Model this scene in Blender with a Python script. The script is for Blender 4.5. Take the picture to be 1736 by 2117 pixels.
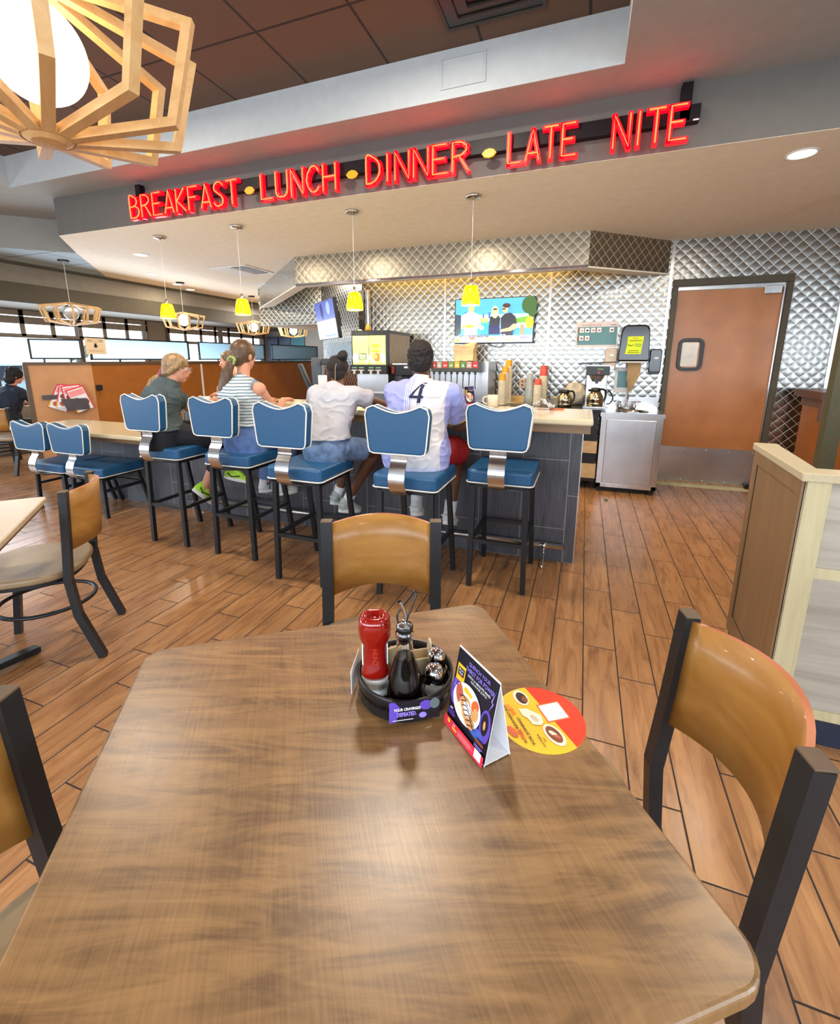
import bpy, bmesh, math, random
from mathutils import Vector, Matrix, noise
PI = math.pi
random.seed(7)
SC = bpy.context.scene
COL = SC.collection
for o in list(bpy.data.objects): bpy.data.objects.remove(o)

# ---------------------------------------------------------------- camera
cam_d = bpy.data.cameras.new('camera'); cam = bpy.data.objects.new('camera', cam_d); COL.objects.link(cam)
SC.camera = cam
F_PX, CX, CY, W_PX, H_PX = 942.3, 851.5, 950.0, 1736.0, 2117.0
cam_d.sensor_fit = 'VERTICAL'; cam_d.sensor_height = 24.0; cam_d.sensor_width = 24.0
cam_d.lens = 24.0 * F_PX / H_PX
cam_d.shift_x = (W_PX/2 - CX)/H_PX; cam_d.shift_y = -(H_PX/2 - CY)/H_PX
cam_d.clip_start = 0.02; cam_d.clip_end = 200
YAW, PITCH = 0.3570, 0.2158
hx = Vector((-math.sin(YAW), math.cos(YAW), 0)); rt = Vector((math.cos(YAW), math.sin(YAW), 0)); zz = Vector((0, 0, 1))
fw = hx*math.cos(PITCH) - zz*math.sin(PITCH); up = hx*math.sin(PITCH) + zz*math.cos(PITCH)
m = Matrix((rt, up, -fw)).transposed().to_4x4(); m.translation = Vector((0, 0, 1.42)); cam.matrix_world = m

# ---------------------------------------------------------------- view, world, lights
vs = SC.view_settings; vs.view_transform = 'Standard'; vs.look = 'None'; vs.gamma = 1.0; vs.use_curve_mapping = False
EXPOSURE = 0.24
vs.exposure = EXPOSURE
wd = bpy.data.worlds.new('world'); SC.world = wd; wd.use_nodes = True
bgn = wd.node_tree.nodes['Background']; bgn.inputs[0].default_value = (0.78, 0.88, 1.0, 1); bgn.inputs[1].default_value = 3.2

def area(name, loc, size, power, color=(1, 1, 1), rot=(0, 0, 0), size_y=None, spread=None, shape=None):
    l = bpy.data.lights.new(name, 'AREA'); l.energy = power; l.color = color; l.size = size
    if size_y: l.shape = 'RECTANGLE'; l.size_y = size_y
    if shape: l.shape = shape
    if spread: l.spread = spread
    o = bpy.data.objects.new(name, l); o.location = loc; o.rotation_euler = rot; COL.objects.link(o); return o
DAY = (0.80, 0.90, 1.0); WARM = (1.0, 0.84, 0.62)
# daylight entering through the window bands (front wall behind the camera, left wall)
area('window_daylight_front', (-1.0, -3.0, 1.55), 9.0, 190, DAY, (PI/2, 0, 0), 1.3)
area('window_daylight_left', (-8.15, 6.2, 1.3), 4.8, 150, DAY, (PI/2, 0, -PI/2), 0.9)
area('window_daylight_left', (-8.15, -0.2, 1.5), 5.0, 120, DAY, (PI/2, 0, -PI/2), 1.3)
area('window_daylight_right', (4.45, -0.7, 1.55), 3.0, 85, DAY, (PI/2, 0, PI/2), 1.4)  # fill added at the unseen right opening to lighten the cream ceiling
# ceiling fittings of the coffer over the tables
for (x, y, z, p) in [(-0.94, 2.18, 3.24, 38), (-3.14, 2.12, 3.24, 32), (1.10, 2.42, 2.98, 20), (0.9, 0.2, 2.98, 12), (-1.6, -0.8, 3.24, 20), (-4.6, 0.6, 3.24, 26)]:
    area('ceiling_fitting', (x, y, z), 0.24, p, (1.0, 0.90, 0.76), (0, 0, 0), shape='DISK')
# recessed downlights in the counter soffit
DOWN = [(-5.18, 4.434), (-6.181, 5.434), (-6.596, 6.285), (1.161, 3.82)]
for (x, y) in DOWN: area('downlight_lamp', (x, y, 2.64), 0.11, 11, WARM, (0, 0, 0), shape='DISK')
for (x, y, p) in [(-1.2, 4.55, 9), (-2.6, 4.55, 9), (0.3, 4.3, 9), (-3.6, 4.5, 9), (-4.4, 6.6, 16)]:  # unseen lamps without fittings; the last is fill added for the orange divider
    area('downlight_lamp', (x, y, 2.64), 0.14, p, (1.0, 0.9, 0.74), (0, 0, 0), shape='DISK')
# warm tube hidden behind the dropped metal soffit, washing the top of the quilted wall
area('soffit_tube_lamp', (-1.7, 5.45, 2.62), 2.8, 26, (1.0, 0.60, 0.16), (0, 0, 0), 0.06)
area('kitchen_lamp', (1.3, 6.6, 2.4), 0.8, 16, (1, 0.97, 0.9), (0, 0, 0))
area('dining_lamp', (-6.4, 8.6, 2.55), 0.8, 45, (1, .95, .88), (0, 0, 0))
area('side_room_lamp', (3.3, 6.6, 2.5), 0.8, 22, (1, 0.93, 0.8), (0, 0, 0))

# ---------------------------------------------------------------- materials
def lin(c): return tuple(((v/255)/12.92 if v/255 <= .04045 else ((v/255+.055)/1.055)**2.4) for v in c)
MATS = {}
class NT:
    """small helper for building node maths"""
    def __init__(s, m): s.m = m; s.t = m.node_tree; s.n = s.t.nodes; s.l = s.t.links; s.b = s.n['Principled BSDF']
    def new(s, ty, **k):
        nd = s.n.new(ty)
        for a, v in k.items(): setattr(nd, a, v)
        return nd
    def put(s, sock, v):
        if isinstance(v, bpy.types.NodeSocket): s.l.new(v, sock)
        else: sock.default_value = v
    def math(s, op, a, b=0.0, c=0.0):
        nd = s.new('ShaderNodeMath', operation=op); s.put(nd.inputs[0], a); s.put(nd.inputs[1], b)
        s.put(nd.inputs[2], c); return nd.outputs[0]
    def coords(s, kind='Object'):
        tc = s.new('ShaderNodeTexCoord'); return tc.outputs[kind]
    def sep(s, v): nd = s.new('ShaderNodeSeparateXYZ'); s.l.new(v, nd.inputs[0]); return nd.outputs
    def comb(s, x, y, z=0.0):
        nd = s.new('ShaderNodeCombineXYZ'); s.put(nd.inputs[0], x); s.put(nd.inputs[1], y); s.put(nd.inputs[2], z); return nd.outputs[0]
    def mapping(s, v, scale, rot=(0, 0, 0)):
        nd = s.new('ShaderNodeMapping'); s.l.new(v, nd.inputs[0]); nd.inputs['Scale'].default_value = scale; nd.inputs['Rotation'].default_value = rot; return nd.outputs[0]
    def noise(s, v, scale=1.0, detail=4.0, rough=.55, dist=0.0):
        nd = s.new('ShaderNodeTexNoise'); s.l.new(v, nd.inputs['Vector']); nd.inputs['Scale'].default_value = scale
        nd.inputs['Detail'].default_value = detail; nd.inputs['Roughness'].default_value = rough; nd.inputs['Distortion'].default_value = dist
        return nd.outputs[0]
    def ramp(s, v, stops):
        nd = s.new('ShaderNodeValToRGB'); s.l.new(v, nd.inputs[0]); e = nd.color_ramp.elements
        while len(e) < len(stops): e.new(.5)
        for k, (p, c) in enumerate(stops): e[k].position = p; e[k].color = (*c, 1)
        return nd.outputs[0]
    def mix(s, f, a, b, mode='MIX'):
        nd = s.new('ShaderNodeMix', data_type='RGBA', blend_type=mode); s.put(nd.inputs[0], f)
        for i, v in ((6, a), (7, b)):
            if isinstance(v, tuple): v = (*v[:3], 1)
            s.put(nd.inputs[i], v)
        return nd.outputs[2]
    def bump(s, h, strength=.3, dist=.01):
        nd = s.new('ShaderNodeBump'); s.put(nd.inputs['Height'], h); nd.inputs['Strength'].default_value = strength; nd.inputs['Distance'].default_value = dist
        s.l.new(nd.outputs[0], s.b.inputs['Normal'])
def mat(name, col, rough=.5, metal=0.0, var=.06, vscale=12, spec=.5, emit=None, estr=0.0, trans=0.0, ior=1.45, coat=0.0, bump=0.0, bscale=60, stretch=(1, 1, 1), sheen=0.0, alpha=1.0):
    if name in MATS: return MATS[name]
    m = bpy.data.materials.new(name); m.use_nodes = True; t = NT(m); b = t.b
    c = lin(col); b.inputs['Roughness'].default_value = rough; b.inputs['Metallic'].default_value = metal
    b.inputs['Specular IOR Level'].default_value = spec; b.inputs['IOR'].default_value = ior
    b.inputs['Transmission Weight'].default_value = trans; b.inputs['Coat Weight'].default_value = coat; b.inputs['Alpha'].default_value = alpha
    if sheen: b.inputs['Sheen Weight'].default_value = sheen
    v = t.mapping(t.coords(), stretch)
    if var:
        n = t.noise(v, vscale)
        lo = tuple(x*(1-var*2) for x in c); hi = tuple(min(1, x*(1+var*2)) for x in c)
        t.l.new(t.ramp(n, [(.3, lo), (.7, hi)]), b.inputs['Base Color'])
    else: b.inputs['Base Color'].default_value = (*c, 1)
    if emit: b.inputs['Emission Color'].default_value = (*lin(emit), 1); b.inputs['Emission Strength'].default_value = estr
    if bump: t.bump(t.noise(v, bscale, 5), .5, bump)
    MATS[name] = m; return m

def floor_mat():
    m = bpy.data.materials.new('plank_tile_floor'); m.use_nodes = True; t = NT(m)
    g = t.coords(); x, y, _ = t.sep(g)
    PW, PL = .1512, .6215
    cx = t.math('DIVIDE', t.math('SUBTRACT', x, .0945), PW); col = t.math('FLOOR', cx); fx = t.math('FRACT', cx)
    sh = t.math('MULTIPLY', col, 2/3)
    cy = t.math('ADD', t.math('DIVIDE', t.math('SUBTRACT', y, 2.2452), PL), t.math('SUBTRACT', 0.0, sh)); row = t.math('FLOOR', cy); fy = t.math('FRACT', cy)
    ex = t.math('MULTIPLY', t.math('MINIMUM', fx, t.math('SUBTRACT', 1.0, fx)), PW)
    ey = t.math('MULTIPLY', t.math('MINIMUM', fy, t.math('SUBTRACT', 1.0, fy)), PL)
    e = t.math('MINIMUM', ex, ey)
    gr = t.math('LESS_THAN', e, .0028)
    wn = t.new('ShaderNodeTexWhiteNoise', noise_dimensions='2D'); t.l.new(t.comb(col, row), wn.inputs['Vector']); rnd = wn.outputs['Value']
    gv = t.comb(t.math('MULTIPLY', x, 22.0), t.math('MULTIPLY', y, 2.4), t.math('MULTIPLY', rnd, 40.0))
    n1 = t.noise(gv, 1.0, 7, .62, 1.2)
    gv2 = t.comb(t.math('MULTIPLY', x, 7.0), t.math('MULTIPLY', y, 1.6), t.math('MULTIPLY', rnd, 17.0))
    n2 = t.noise(gv2, 1.3, 4, .6, 2.0)
    gv3 = t.comb(t.math('MULTIPLY', x, 120.0), t.math('MULTIPLY', y, 5.0), t.math('MULTIPLY', rnd, 9.0))
    n3 = t.noise(gv3, 1.0, 3, .6)
    c1 = t.ramp(n1, [(.22, lin((104, 70, 44))), (.42, lin((154, 108, 68))), (.62, lin((182, 133, 86))), (.8, lin((202, 156, 106)))])
    c2 = t.mix(t.math('MULTIPLY', rnd, .38), c1, lin((136, 94, 62)))
    dk = t.ramp(n2, [(.28, lin((110, 80, 58))), (.42, (1, 1, 1))])
    c3 = t.mix(.5, c2, dk, 'MULTIPLY')
    c4 = t.mix(t.math('MULTIPLY', n3, .25), c3, lin((120, 76, 46)))
    c5 = t.mix(gr, c4, lin((38, 26, 20)))
    t.l.new(c5, t.b.inputs['Base Color'])
    t.l.new(t.math('ADD', t.math('MULTIPLY', n1, .16), t.math('ADD', .20, t.math('MULTIPLY', gr, .5))), t.b.inputs['Roughness'])
    hh = t.math('ADD', t.math('MULTIPLY', n1, .25), t.math('MINIMUM', t.math('DIVIDE', e, .004), 1.0))
    t.bump(hh, .25, .0025); t.b.inputs['Specular IOR Level'].default_value = .55
    return m
def table_mat():
    m = bpy.data.materials.new('walnut_laminate'); m.use_nodes = True; t = NT(m)
    g = t.coords(); x, y, _ = t.sep(g)
    wob = t.math('MULTIPLY', t.noise(t.comb(t.math('MULTIPLY', x, 2.2), t.math('MULTIPLY', y, 2.2)), 1.0, 2), .05)
    fine = t.noise(t.comb(t.math('MULTIPLY', t.math('ADD', x, wob), 230.0), t.math('MULTIPLY', y, 9.0)), 1.0, 5, .7)
    band = t.noise(t.comb(t.math('MULTIPLY', t.math('ADD', x, wob), 11.0), t.math('MULTIPLY', y, .7)), 1.0, 3, .6, .6)
    fig = t.noise(t.comb(t.math('MULTIPLY', x, 3.6), t.math('MULTIPLY', t.math('ADD', y, t.math('MULTIPLY', x, .25)), 21.0), 3.0), 1.0, 3, .65, 1.6)
    c1 = t.ramp(band, [(.3, lin((90, 60, 34))), (.5, lin((116, 82, 48))), (.7, lin((142, 106, 66)))])
    c2 = t.mix(.45, c1, t.ramp(fine, [(.3, lin((76, 54, 32))), (.65, lin((154, 122, 84)))]))
    c3 = t.mix(.42, c2, t.ramp(fig, [(.34, lin((72, 46, 25))), (.64, lin((168, 130, 82)))]))
    t.l.new(c3, t.b.inputs['Base Color'])
    t.l.new(t.math('ADD', .27, t.math('MULTIPLY', fine, .12)), t.b.inputs['Roughness'])
    t.bump(t.math('ADD', t.math('MULTIPLY', fig, .5), fine), .10, .0010)
    t.b.inputs['Specular IOR Level'].default_value = .6
    return m
def wood_mat(name, lo, hi, rough=.35, axis='Z', sc=1.0, coat=0.0):
    m = bpy.data.materials.new(name); m.use_nodes = True; t = NT(m)
    s = {'X': (2, 26, 26), 'Y': (26, 2, 26), 'Z': (26, 26, 2)}[axis]
    v = t.mapping(t.coords(), tuple(k*sc for k in s))
    n = t.noise(v, 1.0, 6, .6, 1.0)
    t.l.new(t.ramp(n, [(.3, lin(lo)), (.7, lin(hi))]), t.b.inputs['Base Color']); t.b.inputs['Roughness'].default_value = rough
    t.b.inputs['Coat Weight'].default_value = coat; t.bump(n, .12, .001)
    MATS[name] = m; return m
def quilt_mat(name, rough=.19, tint=(150, 150, 147), size=.1075, dist=.0020):
    m = bpy.data.materials.new(name); m.use_nodes = True; t = NT(m)
    u, v, _ = t.sep(t.coords('UV'))
    a = t.math('DIVIDE', t.math('ADD', u, v), size); b = t.math('DIVIDE', t.math('SUBTRACT', u, v), size)
    sa = t.math('ABSOLUTE', t.math('SINE', t.math('MULTIPLY', a, PI))); sb = t.math('ABSOLUTE', t.math('SINE', t.math('MULTIPLY', b, PI)))
    h = t.math('POWER', t.math('MULTIPLY', sa, sb), .7)
    ln = t.math('LESS_THAN', t.math('MINIMUM', sa, sb), .10)
    n = t.noise(t.mapping(t.coords('UV'), (3, 60, 1)), 1.0, 4)
    c = t.mix(ln, lin(tint), lin((225, 222, 214)))
    t.l.new(c, t.b.inputs['Base Color']); t.b.inputs['Metallic'].default_value = 1.0
    t.l.new(t.math('ADD', rough, t.math('ADD', t.math('MULTIPLY', n, .10), t.math('MULTIPLY', ln, .25))), t.b.inputs['Roughness'])
    t.bump(t.math('SUBTRACT', t.math('ADD', h, t.math('MULTIPLY', n, .03)), t.math('MULTIPLY', ln, .12)), 1.0, dist)
    MATS[name] = m; return m
def tile_ceiling_mat(name, col, line, ox=0.0, oy=0.0, sp=.61, rough=.8):
    m = bpy.data.materials.new(name); m.use_nodes = True; t = NT(m)
    x, y, _ = t.sep(t.coords())
    def edge(q, o):
        f = t.math('FRACT', t.math('DIVIDE', t.math('SUBTRACT', q, o), sp)); return t.math('MINIMUM', f, t.math('SUBTRACT', 1.0, f))
    e = t.math('LESS_THAN', t.math('MINIMUM', edge(x, ox), edge(y, oy)), .014)
    n = t.noise(t.coords(), 90, 3)
    c = t.mix(e, t.mix(n, lin(col), tuple(v*1.15 for v in lin(col))), lin(line))
    t.l.new(c, t.b.inputs['Base Color']); t.b.inputs['Roughness'].default_value = rough
    t.bump(t.math('SUBTRACT', t.math('MULTIPLY', n, .3), e), .5, .006); return m
def dark_tile_mat():
    m = bpy.data.materials.new('ribbed_charcoal_tile'); m.use_nodes = True; t = NT(m)
    x, y, z = t.sep(t.coords()); PW, PH = .3075, .4975
    cx = t.math('DIVIDE', t.math('ADD', x, .20), PW); col = t.math('FLOOR', cx); fx = t.math('FRACT', cx)
    par = t.math('ABSOLUTE', t.math('SUBTRACT', col, t.math('MULTIPLY', t.math('FLOOR', t.math('DIVIDE', col, 2.0)), 2.0)))
    cz = t.math('DIVIDE', t.math('ADD', z, t.math('MULTIPLY', par, .2488)), PH); fz = t.math('FRACT', cz)
    ex = t.math('MULTIPLY', t.math('MINIMUM', fx, t.math('SUBTRACT', 1.0, fx)), PW); ez = t.math('MULTIPLY', t.math('MINIMUM', fz, t.math('SUBTRACT', 1.0, fz)), PH)
    g = t.math('LESS_THAN', t.math('MINIMUM', ex, ez), .0017)
    n = t.noise(t.comb(t.math('MULTIPLY', x, 170.0), y, t.math('MULTIPLY', z, 5.0)), 1.0, 3)
    c = t.mix(g, t.ramp(n, [(.35, lin((60, 60, 66))), (.65, lin((88, 89, 96)))]), lin((168, 166, 162)))
    t.l.new(c, t.b.inputs['Base Color']); t.b.inputs['Roughness'].default_value = .42; t.bump(t.math('SUBTRACT', n, g), .4, .002); return m
def stripe_mat():
    m = bpy.data.materials.new('striped_knit'); m.use_nodes = True; t = NT(m)
    x, y, z = t.sep(t.coords()); f = t.math('FRACT', t.math('DIVIDE', t.math('ADD', z, t.math('MULTIPLY', t.noise(t.coords(), 9, 2), .014)), .021))
    s = t.math('LESS_THAN', f, .42)
    t.l.new(t.mix(s, lin((206, 208, 204)), lin((112, 134, 146))), t.b.inputs['Base Color']); t.b.inputs['Roughness'].default_value = .9; MATS['striped_knit'] = m; return m
def jersey_mat():
    m = bpy.data.materials.new('jersey_fabric'); m.use_nodes = True; t = NT(m)
    x, y, z = t.sep(t.coords())
    lav = lin((156, 160, 214)); wh = lin((216, 209, 210))
    left = t.math('LESS_THAN', x, -.055)
    up_ = t.math('GREATER_THAN', z, 1.02)
    pin = t.math('LESS_THAN', t.math('FRACT', t.math('DIVIDE', t.math('ADD', x, .055), .0125)), .62)
    inb = t.math('MULTIPLY', t.math('LESS_THAN', x, -.002), t.math('SUBTRACT', 1.0, left))
    c = t.mix(t.math('MULTIPLY', inb, pin), wh, lav)
    sl = t.math('GREATER_THAN', x, .185)
    c = t.mix(t.math('MAXIMUM', left, sl), c, lav)
    low = t.math('LESS_THAN', z, .80)
    c = t.mix(t.math('MULTIPLY', low, .5), c, lin((190, 190, 226)))
    t.l.new(c, t.b.inputs['Base Color']); t.b.inputs['Roughness'].default_value = .75; MATS['jersey_fabric'] = m; return m

M_FLOOR = floor_mat(); M_TABLE = table_mat(); M_TILE = dark_tile_mat()
M_CREAM = mat('cream_soffit_paint', (240, 230, 210), .7, var=.02)
M_GREY = mat('grey_ceiling_paint', (150, 150, 146), .75, var=.02)
M_BEAM = mat('pale_grey_paint', (186, 191, 192), .7, var=.02)
M_FASCIA = mat('charcoal_grey_paint', (102, 99, 94), .7, var=.02)
M_BROWNP = mat('dark_brown_paint', (84, 78, 66), .7, var=.03)
M_BEIGEP = mat('greige_paint', (136, 130, 118), .7, var=.03)
M_UPCEIL = tile_ceiling_mat('brown_ceiling_tiles', (92, 70, 55), (40, 30, 24), ox=-1.95, oy=2.62)
M_BLUECEIL = tile_ceiling_mat('pale_ceiling_tiles', (150, 168, 180), (70, 80, 90), ox=-.1, oy=.3)
M_QUILT = quilt_mat('quilted_steel'); M_QUILT2 = quilt_mat('quilted_steel_dull', .36, (150, 140, 122), dist=.0022)  # second steel is duller, with a brown reflection put into its tint
M_STEEL = mat('brushed_steel', (205, 205, 206), .24, 1.0, var=.05, vscale=3, stretch=(40, 40, 1))
M_STEELH = mat('brushed_steel_sheet', (200, 200, 203), .30, 1.0, var=.08, vscale=2.2, bump=.004, bscale=2.5)
M_CHROME = mat('chrome', (225, 225, 226), .07, 1.0, var=0)
M_BLACKM = mat('black_powder_coat', (36, 38, 41), .38, .2, var=.08, vscale=200, bump=.0005, bscale=400)
M_BLACKP = mat('black_plastic', (24, 24, 26), .32, var=.03)
M_DKBROWN = mat('dark_brown_trim', (92, 74, 56), .5, var=.05)
M_BLUEV = mat('blue_vinyl', (34, 84, 124), .38, var=.05, vscale=90, bump=.0006, bscale=220)
M_NAVYV = mat('navy_vinyl', (26, 44, 58), .34, var=.05, vscale=60, bump=.0006, bscale=200)
M_PIPING = mat('white_piping', (232, 228, 216), .45, var=0)
M_PLY = wood_mat('honey_plywood', (148, 98, 36), (182, 132, 66), .36, 'X', .35, .08)
M_PLYRED = wood_mat('cherry_plywood_edge', (170, 92, 52), (200, 120, 76), .3, 'X', .4, .3)
M_TANV = mat('tan_vinyl', (150, 128, 96), .38, var=.08, vscale=6, bump=.001, bscale=60)
M_TOP = mat('cream_solid_surface', (212, 198, 164), .16, var=.05, vscale=220)
M_APRON = wood_mat('counter_apron_wood', (120, 92, 62), (150, 118, 84), .45, 'X', .6)
M_ORANGE = mat('orange_laminate', (160, 96, 36), .4, var=.05, vscale=5)
M_ORANGELIT = mat('light_orange_laminate', (190, 138, 92), .45, var=.05, vscale=5)  # same laminate, lightened to carry the light on the turned end panel
M_DOORW = mat('orange_door_laminate', (178, 116, 68), .30, var=.06, vscale=4, spec=.6)
M_LIGHTW = wood_mat('pale_pendant_wood', (206, 160, 100), (226, 186, 130), .5, 'X', 1.0)
M_OAK = wood_mat('pale_oak_panel', (176, 164, 124), (196, 184, 148), .5, 'Z', 1.2)
M_GREYOAK = wood_mat('grey_wood_planks', (140, 132, 118), (178, 170, 156), .5, 'X', .5)
M_BROWNOAK = wood_mat('brown_panel', (122, 94, 64), (140, 110, 78), .45, 'Z', .5)
M_CAP = mat('beige_stone_cap', (186, 172, 140), .35, var=.05, vscale=160)
M_WHITE = mat('white_plastic', (232, 232, 228), .4, var=.02)
M_PAPER = mat('white_paper', (228, 228, 232), .7, var=.01)
M_GLOBE = mat('glowing_globe', (255, 245, 220), .4, var=0, emit=(255, 236, 196), estr=7.0)
M_GLOBEOFF = mat('unlit_globe', (210, 205, 200), .3, var=0, trans=.5)
M_YSHADE = mat('yellow_glass_shade', (255, 220, 0), .25, var=0, emit=(255, 226, 0), estr=1.15)
M_BULB = mat('lit_bulb', (255, 240, 190), .4, var=0, emit=(255, 240, 200), estr=9.0)
M_DISC = mat('downlight_diffuser', (255, 248, 236), .4, var=0, emit=(255, 244, 226), estr=8.0)
M_NEON = mat('red_neon_tube', (255, 60, 30), .3, var=0, emit=(255, 58, 26), estr=9.0)
M_LETTER = mat('red_letter_plastic', (150, 8, 20), .4, var=0, emit=(236, 0, 20), estr=1.9)
M_YHEX = mat('yellow_enamel', (206, 170, 30), .4, var=.02)
M_RACE = mat('black_purple_metal', (18, 10, 15), .45, .3, var=.02)
M_GLASS = mat('clear_glass', (255, 255, 255), .02, var=0, trans=1.0, ior=1.2)
M_BOTTLE = mat('bottle_glass', (255, 255, 255), .02, var=0, trans=1.0, ior=1.45)
M_SYRUP = mat('dark_syrup', (7, 3, 2), .35, var=0, spec=.05)
M_KETCHUP = mat('ketchup_red', (142, 20, 12), .12, var=.02, coat=.6)
M_FROST = mat('frosted_panel', (150, 176, 190), .5, var=.03, vscale=2, trans=.75)
M_SKIN = mat('light_skin', (206, 146, 116), .55, var=.04); M_SKINB = mat('brown_skin', (98, 64, 46), .5, var=.05)
M_HBLOND = mat('ash_blonde_hair', (146, 118, 82), .45, var=.20, vscale=9, stretch=(6, 6, .8)); M_HBROWN = mat('brown_hair', (92, 68, 46), .4, var=.20, vscale=10, stretch=(6, 6, .6))
M_HBLACK = mat('black_hair', (30, 24, 22), .7, var=.2, vscale=80, bump=.004, bscale=160)
M_DENIM = mat('blue_denim', (84, 110, 156), .85, var=.12, vscale=25, bump=.001, bscale=250); M_DENIMD = mat('washed_denim', (100, 122, 152), .85, var=.2, vscale=18, bump=.001, bscale=250)
M_GTEE = mat('slate_tee', (70, 84, 88), .9, var=.06); M_WTEE = mat('white_tee', (186, 184, 188), .9, var=.03)
M_LEG = mat('black_leggings', (22, 22, 28), .8, var=.05); M_RED = mat('red_shorts', (150, 14, 18), .7, var=.06)
M_SOCK = mat('white_sock', (222, 222, 226), .9, var=.02); M_SHOEW = mat('white_leather', (214, 216, 214), .5, var=.03); M_SHOEG = mat('grey_suede', (172, 178, 174), .8, var=.04)
M_LIME = mat('lime_mesh', (176, 226, 60), .6, var=.1, vscale=60); M_CANVAS = mat('white_canvas', (206, 210, 210), .8, var=.03); M_NAVY = mat('navy_cloth', (28, 34, 66), .8, var=.02)
def flat(name, c, rough=.45, e=0.0): return mat(name, c, rough, var=0, emit=c if e else None, estr=e)
# ---------------------------------------------------------------- geometry helpers
def V(*a): return Vector(a if len(a) > 1 else a[0])
def put(name, bm, m=None, parent=None, smooth=False, loc=None, bevel=0, seg=2, mats=None, auto=False):
    me = bpy.data.meshes.new(name)
    bmesh.ops.recalc_face_normals(bm, faces=bm.faces) if not auto else None
    bm.to_mesh(me); bm.free()
    for k in (mats or [m]): me.materials.append(k)
    if smooth:
        for p in me.polygons: p.use_smooth = True
    o = bpy.data.objects.new(name, me); COL.objects.link(o)
    if parent: o.parent = parent
    if loc: o.location = loc
    if bevel:
        md = o.modifiers.new('bevel', 'BEVEL'); md.width = bevel; md.segments = seg; md.limit_method = 'ANGLE'; md.angle_limit = math.radians(40)
    if smooth is None: pass
    return o
def tag(o, label=None, cat=None, group=None, kind=None):
    if label: o['label'] = label
    if cat: o['category'] = cat
    if group: o['group'] = group
    if kind: o['kind'] = kind
    return o
def thing(name, label, cat, loc=(0, 0, 0), rz=0, group=None):
    o = bpy.data.objects.new(name, None); COL.objects.link(o); o.location = loc; o.rotation_euler = (0, 0, rz); o.empty_display_size = .1
    return tag(o, label, cat, group)
def struct(o): o['kind'] = 'structure'; return o
def kids(o): return [c for c in bpy.data.objects if c.parent == o]
def dup(root, loc, rz=None, label=None, group=None):
    r = root.copy(); COL.objects.link(r); r.location = loc
    if rz is not None: r.rotation_euler = (0, 0, rz)
    if label: r['label'] = label
    if group: r['group'] = group
    for ch in kids(root):
        c = ch.copy(); COL.objects.link(c); c.parent = r
        for g in kids(ch):
            d = g.copy(); COL.objects.link(d); d.parent = c
    return r
def B(): return bmesh.new()
def box(bm, c, s, rot=None):
    r = bmesh.ops.create_cube(bm, size=1); M = Matrix.Translation(c) @ (rot.to_4x4() if rot is not None else Matrix()) @ Matrix.Diagonal((*s, 1))
    bmesh.ops.transform(bm, matrix=M, verts=r['verts']); return r['verts']
def bx(bm, x0, x1, y0, y1, z0, z1): return box(bm, ((x0+x1)/2, (y0+y1)/2, (z0+z1)/2), (abs(x1-x0), abs(y1-y0), abs(z1-z0)))
def prism(bm, pts, z0, z1, M=None):
    a = [bm.verts.new((x, y, z0)) for x, y in pts]; b = [bm.verts.new((x, y, z1)) for x, y in pts]
    bm.faces.new(a[::-1]); bm.faces.new(b); n = len(pts)
    for i in range(n): bm.faces.new((a[i], a[(i+1) % n], b[(i+1) % n], b[i]))
    if M is not None: bmesh.ops.transform(bm, matrix=M, verts=a+b)
    return a+b
def cyl(bm, p0, p1, r0, r1=None, n=16, caps=True):
    p0, p1 = Vector(p0), Vector(p1); r1 = r0 if r1 is None else r1; d = p1-p0
    q = bmesh.ops.create_cone(bm, cap_ends=caps, segments=n, radius1=r0, radius2=r1, depth=d.length)
    M = Matrix.Translation((p0+p1)/2) @ d.to_track_quat('Z', 'Y').to_matrix().to_4x4(); bmesh.ops.transform(bm, matrix=M, verts=q['verts']); return q['verts']
def lathe(bm, prof, n=24, c=(0, 0, 0), sx=1, sy=1):
    rings = []
    for r, z in prof:
        rings.append([bm.verts.new((c[0]+math.cos(2*PI*k/n)*max(r, 1e-4)*sx, c[1]+math.sin(2*PI*k/n)*max(r, 1e-4)*sy, c[2]+z)) for k in range(n)])
    for a, b in zip(rings, rings[1:]):
        for k in range(n): bm.faces.new((a[k], a[(k+1) % n], b[(k+1) % n], b[k]))
    return rings
def tube(bm, pts, r, n=8, closed=False, caps=True, flat_=None):
    """sweep a round (or flat_=(w,h) rectangular) section along pts; r may be a list"""
    pts = [Vector(p) for p in pts]; N = len(pts); rr = r if isinstance(r, (list, tuple)) else [r]*N; rings = []; prev = None
    for i, p in enumerate(pts):
        a = pts[i-1] if (i or closed) else pts[i]; b = pts[(i+1) % N] if (i < N-1 or closed) else pts[i]
        t = (b-a).normalized()
        if prev is None:
            ref = Vector((0, 0, 1)) if abs(t.z) < .9 else Vector((1, 0, 0)); u = t.cross(ref).normalized()
        else: u = (prev - t*prev.dot(t)).normalized()
        prev = u; w = t.cross(u)
        if flat_: offs = [(-flat_[0]/2, -flat_[1]/2), (flat_[0]/2, -flat_[1]/2), (flat_[0]/2, flat_[1]/2), (-flat_[0]/2, flat_[1]/2)]
        else: offs = [(math.cos(2*PI*k/n)*rr[i], math.sin(2*PI*k/n)*rr[i]) for k in range(n)]
        rings.append([bm.verts.new(p+u*x+w*y) for x, y in offs])
    n = len(rings[0])
    for i in range(N if closed else N-1):
        a, b = rings[i], rings[(i+1) % N]
        for k in range(n): bm.faces.new((a[k], a[(k+1) % n], b[(k+1) % n], b[k]))
    if caps and not closed: bm.faces.new(rings[0][::-1]); bm.faces.new(rings[-1])
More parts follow.
